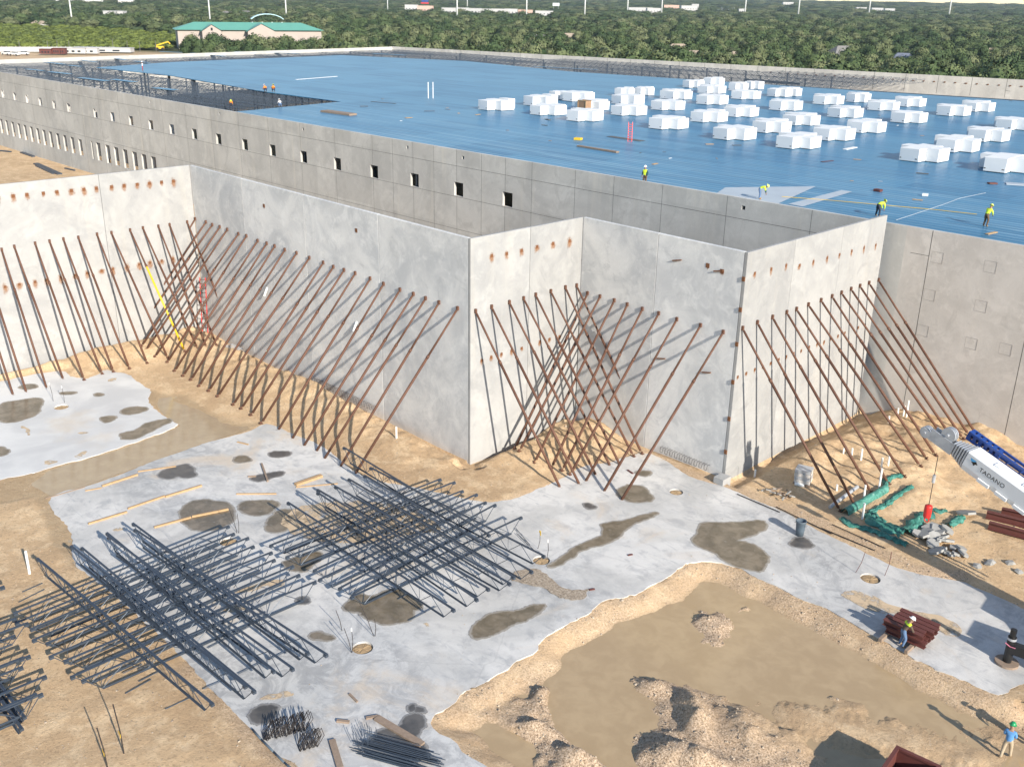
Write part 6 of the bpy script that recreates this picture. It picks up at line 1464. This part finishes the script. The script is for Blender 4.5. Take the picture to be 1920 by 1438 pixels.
# blue sign on the peach shop, billboard, substation frames
q=at(797,21,0); z0=gzfar(q.x,q.y); mb=MB(); dd_=math.hypot(q.x,q.y); s=dd_/F; Rz45=Matrix.Rotation(math.radians(45),3,'Z')
t=thing('roof_sign','blue and red box sign standing over the peach shop','sign',(q.x,q.y,z0)); mb.box((0,0,10*s+2),(12*s,.6,5*s),Rz45); mb.build('sign_board',M['craneblue'],t); mb=MB(); mb.box((0,-.4,6*s+2),(14*s,.6,2.5*s),Rz45); mb.tube((0,0,0),(0,0,8*s),.3,6); mb.build('sign_base',M['red'],t); clear(q,14)
q=at(1042,29,0); s=math.hypot(q.x,q.y)/F; t=thing('billboard','pale billboard on two posts above the middle trees','billboard',(q.x,q.y,gzfar(q.x,q.y))); mb=MB(); mb.box((0,0,14*s),(12*s,.5,5*s),Rz45); mb.build('board',m_plain('billboard_face',(.6,.66,.68),.6),t); mb=MB()
for x_ in(-4,4): mb.tube(Rz45@Vector((x_*s,0,0)),Rz45@Vector((x_*s,0,13*s)),.25,6)
mb.build('post',M['galv'],t); clear(q,10)
q=at(1368,32,0); s=math.hypot(q.x,q.y)/F; t=thing('substation','grey lattice of substation frames left of the right hand poles','substation',(q.x,q.y,0)); mb=MB()
for i in range(9):
    x_=(-26+i*6.5)*s
    for y_ in(0,18): p=Rz45@Vector((x_,y_,0)); mb.beam(p,p+Vector((0,0,(9+3*(i%3))*s)),.5,.5)
for z_h in(5,8): mb.beam(Rz45@Vector((-26*s,0,z_h*s)),Rz45@Vector((26*s,0,z_h*s)),.5,.5)
mb.build('steel_frame',M['galv'],t); 
for k_ in range(5): clear(q+Rz45@Vector(((-22+k_*11)*s,0,0)),14)
# tall tapered poles
for i,(xb,yb,xt,lb) in enumerate([(135,40,130,'leftmost tall white power pole, alone over the yellow green scrub'),(394,40,391,'tall white power pole behind the left part of the green roofed hall'),(537,34,535,'tall white power pole behind the right part of the green roofed hall'),(727,22,726,'thin white power pole left of the shop strip'),(857,34,858,'tall white power pole at the left of the shop strip'),(876,20,876,'faint thin pole right of the tall pole in the strip'),(987,33,987,'tall white power pole at the right end of the shop strip'),(1096,33,1097,'tall white power pole right of the billboard'),(1176,28,1177,'tall white power pole left of the long white roof'),(1240,28,1241,'tall white power pole beside the peach building'),(1396,31,1400,'tall leaning looking white pole right of the substation'),(1496,32,1500,'white power pole in the right trees, second of the right four'),(1628,32,1634,'white power pole in the right trees, third of the right four'),(1778,36,1785,'rightmost white power pole over the trees')]):
    q=at(xb,yb,6); dd_=math.hypot(q.x,q.y); hgt=72*dd_/F*.94 if i not in(3,5) else 45*dd_/F
    t=thing('power_pole',lb,'power pole',(q.x,q.y,gzfar(q.x,q.y)),'power poles across the woods'); r=max(.3,dd_*.00078)*(1 if i not in(3,5) else .6)
    mb=MB(); mb.tube((0,0,0),(0,0,hgt),r,10,0,r*.45); mb.build('shaft',M['white'],t,(0,0,0),True)
    for j in range(3):
        for s_ in(-1,1): mb=MB(); z_h=hgt*(.97-.1*j); mb.tube((0,0,z_h),Rz45@Vector((s_*hgt*.08,0,hgt*.015)) +Vector((0,0,z_h)),r*.3,5,0,r*.15); mb.build('arm',M['white'],t)
for i,(x,y0,y1) in enumerate([(310,66,52),(317,66,52),(1114,38,29),(1250,39,34),(784,68,61)]):
    q=at(x,y0,0); rod('light_pole','small white pole in the trees, %s from the left'%ordn((0,1,3,4,2)[i]),'pole',q,Vector((q.x,q.y,(y0-y1)*math.hypot(q.x,q.y)/F)),.4,M['white'],'small white poles in the trees')
# road truck and cars
q=at(285,37,0); t=thing('semi_truck','red and white semi truck passing on the far road at left','truck',(q.x,q.y,gzfar(q.x,q.y)+.2),None,math.radians(40)); clear(q,26); v=Vector((-q.x,-q.y,0)).normalized(); [clear(q+v*(16*k_),22) for k_ in(1,2,3,4)]
for k_ in range(-8,9): clear(q+Vector((math.cos(math.radians(44)),math.sin(math.radians(44)),0))*k_*14,9)
mb=MB(); mb.box((4,0,3.6),(15,2.8,3.6)); mb.build('trailer',M['white'],t)
mb=MB(); mb.box((-6,0,2.6),(3.6,2.7,3.4)); mb.box((-8.4,0,1.7),(1.8,2.4,1.7)); mb.build('tractor',M['red'],t)
for x_ in(-8.2,-5.2,-4,8.5,10): mb=MB(); mb.tube((x_,-1.3,.5),(x_,1.3,.5),.5,10); mb.build('wheel',M['rubber'],t)
def car(label,px,py,rot,m,z=.1):
    q=at(px,py,0); t=thing('parked_truck',label,'pickup truck',(q.x,q.y,gzfar(q.x,q.y)+z),'vehicles at the far left yard',rot)
    mb=MB(); mb.prism([(-2.8,-1),(2.8,-1),(2.8,1),(-2.8,1)],.5,1.15); mb.prism([(-.6,-.9),(1.5,-.9),(1.5,.9),(-.6,.9)],1.15,1.95); mb.build('body',m,t)
    mb=MB(); mb.box((.45,0,1.55),(2.16,1.84,.5)); mb.build('window',M['glass'],t)
    for x_ in(-1.8,1.9):
        for y_ in(-.9,.9): mb=MB(); mb.tube((x_,y_-.12,.45),(x_,y_+.12,.45),.42,10); mb.build('wheel',M['rubber'],t)
car('white pickup in the far left yard, left of two',13,104,.3,M['white']); car('white pickup in the far left yard, right of two',44,104,.9,M['white']); car('white pickup parked left of the site trailers',28,105,.4,M['white'])
for i,(x,y,w,h,d,m,lb) in enumerate([(88,103,6,2.2,3,'redsteel','low red brown container in the far yard'),(108,103,4,2.6,3,'redsteel','left one of two small red crates in the far yard'),(117,103,4,2.6,3,'redsteel','right one of two small red crates in the far yard'),(140,102,12,2.4,3,'shopw','white site trailer in the far yard'),(163,102,12,2.4,3,'shopw','long white site trailer in the far yard, right of the other'),(195,99,30,2,6,'shopw','low wide white shelter roof behind the site trailers')]):
    q=at(x,y,0); t=thing('site_trailer' if 'trailer' in lb else 'site_container' if m=='redsteel' else 'site_shelter',lb,'trailer' if 'trailer' in lb else 'container' if m=='redsteel' else 'shelter',(q.x,q.y,0),None,math.radians(47))
    mb=MB(); mb.box((0,0,h/2+.4),(w,d,h)); mb.build('body',M[m],t); mb=MB(); mb.box((0,0,h+.5),(w+.4,d+.4,.2)); mb.build('roof',M[m],t); [(lambda m2:(m2.box((x_*w/4,-d/2-.03,h*.6),(w*.12,.06,h*.35)),m2.build('window',M['glass'],t)))(MB()) for x_ in(-1,0,1)]
q=at(306,95,0); t=thing('boom_lift','yellow boom lift folded low beyond the end wall','boom lift',(q.x,q.y,0),None,math.radians(50))
mb=MB(); mb.beam((-3.4,0,2.6),(3.2,0,4.6),.6,.6); mb.beam((3.2,0,4.5),(4.2,0,3.4),.5,.5); mb.build('boom',M['yellow'],t); mb=MB(); mb.box((-1.5,0,1.5),(4,2.2,1.4)); mb.build('chassis',M['yellow'],t)
for x_ in(-2.8,0):
    for y_ in(-1.1,1.1): mb=MB(); mb.tube((x_,y_-.2,.8),(x_,y_+.2,.8),.8,12); mb.build('wheel',M['rubber'],t)
# pale screen fence of the far yard with posts
fa,fb=at(-30,98,0),at(215,98,0); t=thing('screen_fence','long white screen fence along the far side of the left yard','fence',fa); mb=MB(); mb.beam(fa+Vector((0,0,1.3)),fb+Vector((0,0,1.3)),.06,2.4); mb.build('screen',M['shopw'],t,fa)
mb=MB(); n=30
for i in range(n): p=fa+(fb-fa)*(i/(n-1)); mb.tube(p,p+Vector((0,0,2.9)),.08,5)
mb.build('fence_posts',M['galv'],t,fa)
for i,x in enumerate((38,91,109,131,213,240,263,293)):
    q=at(x,97,0); hgt=(17 if i!=4 else 20)*math.hypot(q.x,q.y)/F; rod('yard_pole','thin dark pole at the far yard fence, %s from the left'%ordn(i),'pole',q,q+Vector((0,0,hgt)),.16,M['dark'],'thin dark poles at the far yard fence')
# earth bank behind the end wall
for i,(a,b) in enumerate((((380,86),(425,86)),)):
    pass

# woods: the nearest 300 as trees of their own, all beyond them as one mass
random.seed(99)
CL=np.array(CLEAR)
SCR=[tuple(at(x,y,0)[:2]) for x,y in((-120,48),(60,52),(180,58),(345,72),(332,94),(150,95),(-120,96))]
dirs=math.atan2(FW[1],FW[0]); pts=[]
r=262.0
while r<6500:
    s=max(10.5,r*.02); n=int(1.22*r/s)
    for i in range(n):
        a=dirs-.61+1.22*(i+random.random()*.9)/n; rr_=r+random.uniform(-.5,.5)*s
        pts.append((rr_*math.cos(a),rr_*math.sin(a),s,rr_))
    r+=s*.84
PA=np.array(pts)
ok=sdist(SITE,PA[:,0],PA[:,1])>5
ok&=sdist([BQ[0],BQ[1],(BQ[2][0]+30,BQ[2][1]),BQ[3],BQ[4]],PA[:,0],PA[:,1])>6
inS=sdist(SCR,PA[:,0],PA[:,1])<0
dcl=np.min(np.hypot(PA[:,0][:,None]-CL[:,0][None],PA[:,1][:,None]-CL[:,1][None])-CL[:,2][None],axis=1)
ok&=dcl>0
tr=PA[ok&~inS]; sc=PA[inS&(dcl>0)]
vis=[]
for x,y,s,r_ in tr:
    u,v,w=proj((x,y,6)); vis.append((r_ if(-30<u<1950 and v<175) else 1e9))
order=np.argsort(vis); near=order[:290]; far=order[290:]
KIND=['dark green rounded tree','olive green spreading tree','mid green bushy tree','deep green dense tree','pale green loose tree','grey green broad tree','bright green full tree']
protos=[]
for j,i in enumerate(near):
    x,y,s,r_=tr[i]; kx=random.randrange(7); u=proj((x,y,6))[0]
    zone='above the left part of the end wall' if u<760 else 'in the woods right behind the long back wall, left half' if u<1350 else 'in the woods right behind the long back wall, right half'
    t=thing('woodland_tree','%s %s'%(KIND[kx],zone),'tree',(x,y,0),'trees in the nearest strip of woods',random.random()*6.28); sz=random.uniform(.85,2.0); t.scale=(sz*random.uniform(.95,1.2),sz,sz*random.uniform(.8,1.15))
    lnk('trunk',trunk,t); c=lnk('crown',crowns[kx],t)
    if kx not in [p[0] for p in protos]: protos.append((kx,c))
def gn_scatter(name,P3,ROT,SCL,PICK,sources,m=None):
    me=bpy.data.meshes.new(name); me.from_pydata(P3,[],[])
    for nm,ty,arr in(('rot','FLOAT_VECTOR',ROT),('scl','FLOAT_VECTOR',SCL)):
        a=me.attributes.new(nm,ty,'POINT'); a.data.foreach_set('vector',np.array(arr,np.float32).ravel())
    a=me.attributes.new('pick','INT','POINT'); a.data.foreach_set('value',np.array(PICK,np.int32))
    o=lnk(name,me); ng=bpy.data.node_groups.new(name,'GeometryNodeTree')
    ng.interface.new_socket('Geometry',in_out='INPUT',socket_type='NodeSocketGeometry'); ng.interface.new_socket('Geometry',in_out='OUTPUT',socket_type='NodeSocketGeometry')
    N_=ng.nodes; gi=N_.new('NodeGroupInput'); go=N_.new('NodeGroupOutput'); ip=N_.new('GeometryNodeInstanceOnPoints'); jn=N_.new('GeometryNodeJoinGeometry')
    for src in reversed(sources):
        oi=N_.new('GeometryNodeObjectInfo'); oi.inputs['Object'].default_value=src; oi.inputs['As Instance'].default_value=True; ng.links.new(oi.outputs['Geometry'],jn.inputs[0])
    def na(nm,dt): x=N_.new('GeometryNodeInputNamedAttribute'); x.data_type=dt; x.inputs['Name'].default_value=nm; return x.outputs[0]
    ng.links.new(gi.outputs[0],ip.inputs['Points']); ng.links.new(jn.outputs[0],ip.inputs['Instance']); ip.inputs['Pick Instance'].default_value=True
    ng.links.new(na('pick','INT'),ip.inputs['Instance Index']); ng.links.new(na('rot','FLOAT_VECTOR'),ip.inputs['Rotation']); ng.links.new(na('scl','FLOAT_VECTOR'),ip.inputs['Scale'])
    ng.links.new(ip.outputs[0],go.inputs[0]); md=o.modifiers.new('scatter','NODES'); md.node_group=ng; o['kind']='stuff'; return o
P3=[];RO=[];SC=[];PK=[]
for i in far:
    x,y,s,r_=tr[i]; P3.append((x,y,gzfar(x,y)-.2)); k_=max(1,s/9.0); h=random.uniform(.7,1.7)
    RO.append((0,0,random.random()*6.28)); SC.append((k_*random.uniform(.85,1.3),k_*random.uniform(.85,1.3),h*(1 if k_<2 else 1.15))); PK.append(random.randrange(len(protos)))
gn_scatter('distant_woods',P3,RO,SC,PK,[p[1] for p in protos])
# yellow green scrub field: one low mass, its first bush is the source
sb=crown_mesh(300,700,.5,.55); sb.materials.append(M['scrub'])
P3=[];RO=[];SC=[];PK=[]
if len(sc):
    t=thing('scrub_bush','yellow green low bush in the scrub field beyond the left yard','bush',(sc[0][0],sc[0][1],0)); c=lnk('foliage',sb,t); 
    for x,y,s,r_ in sc[1:]:
        for q_ in range(3):
            P3.append((x+random.uniform(-.5,.5)*s,y+random.uniform(-.5,.5)*s,-.1)); RO.append((0,0,random.random()*6.28)); kk=max(.8,s/11)*random.uniform(.7,1.1); SC.append((kk,kk,random.uniform(.8,1.25))); PK.append(0)
    gn_scatter('scrub_field',P3,RO,SC,PK,[c])
# ------------------------------------------------------------------ air
k=bpy.data.materials.new('haze_air'); k.use_nodes=True; nt=k.node_tree
nt.nodes.remove(nt.nodes['Principled BSDF']); pv=nt.nodes.new('ShaderNodeVolumePrincipled'); pv.inputs['Color'].default_value=(.80,.88,1.0,1); pv.inputs['Density'].default_value=.000065; pv.inputs['Anisotropy'].default_value=.3
nt.links.new(pv.outputs[0],nt.nodes['Material Output'].inputs['Volume'])
mb=MB(); mb.box((-1500,3500,24.5),(22000,24000,56)); o=mb.build('haze',k); o['kind']='stuff'
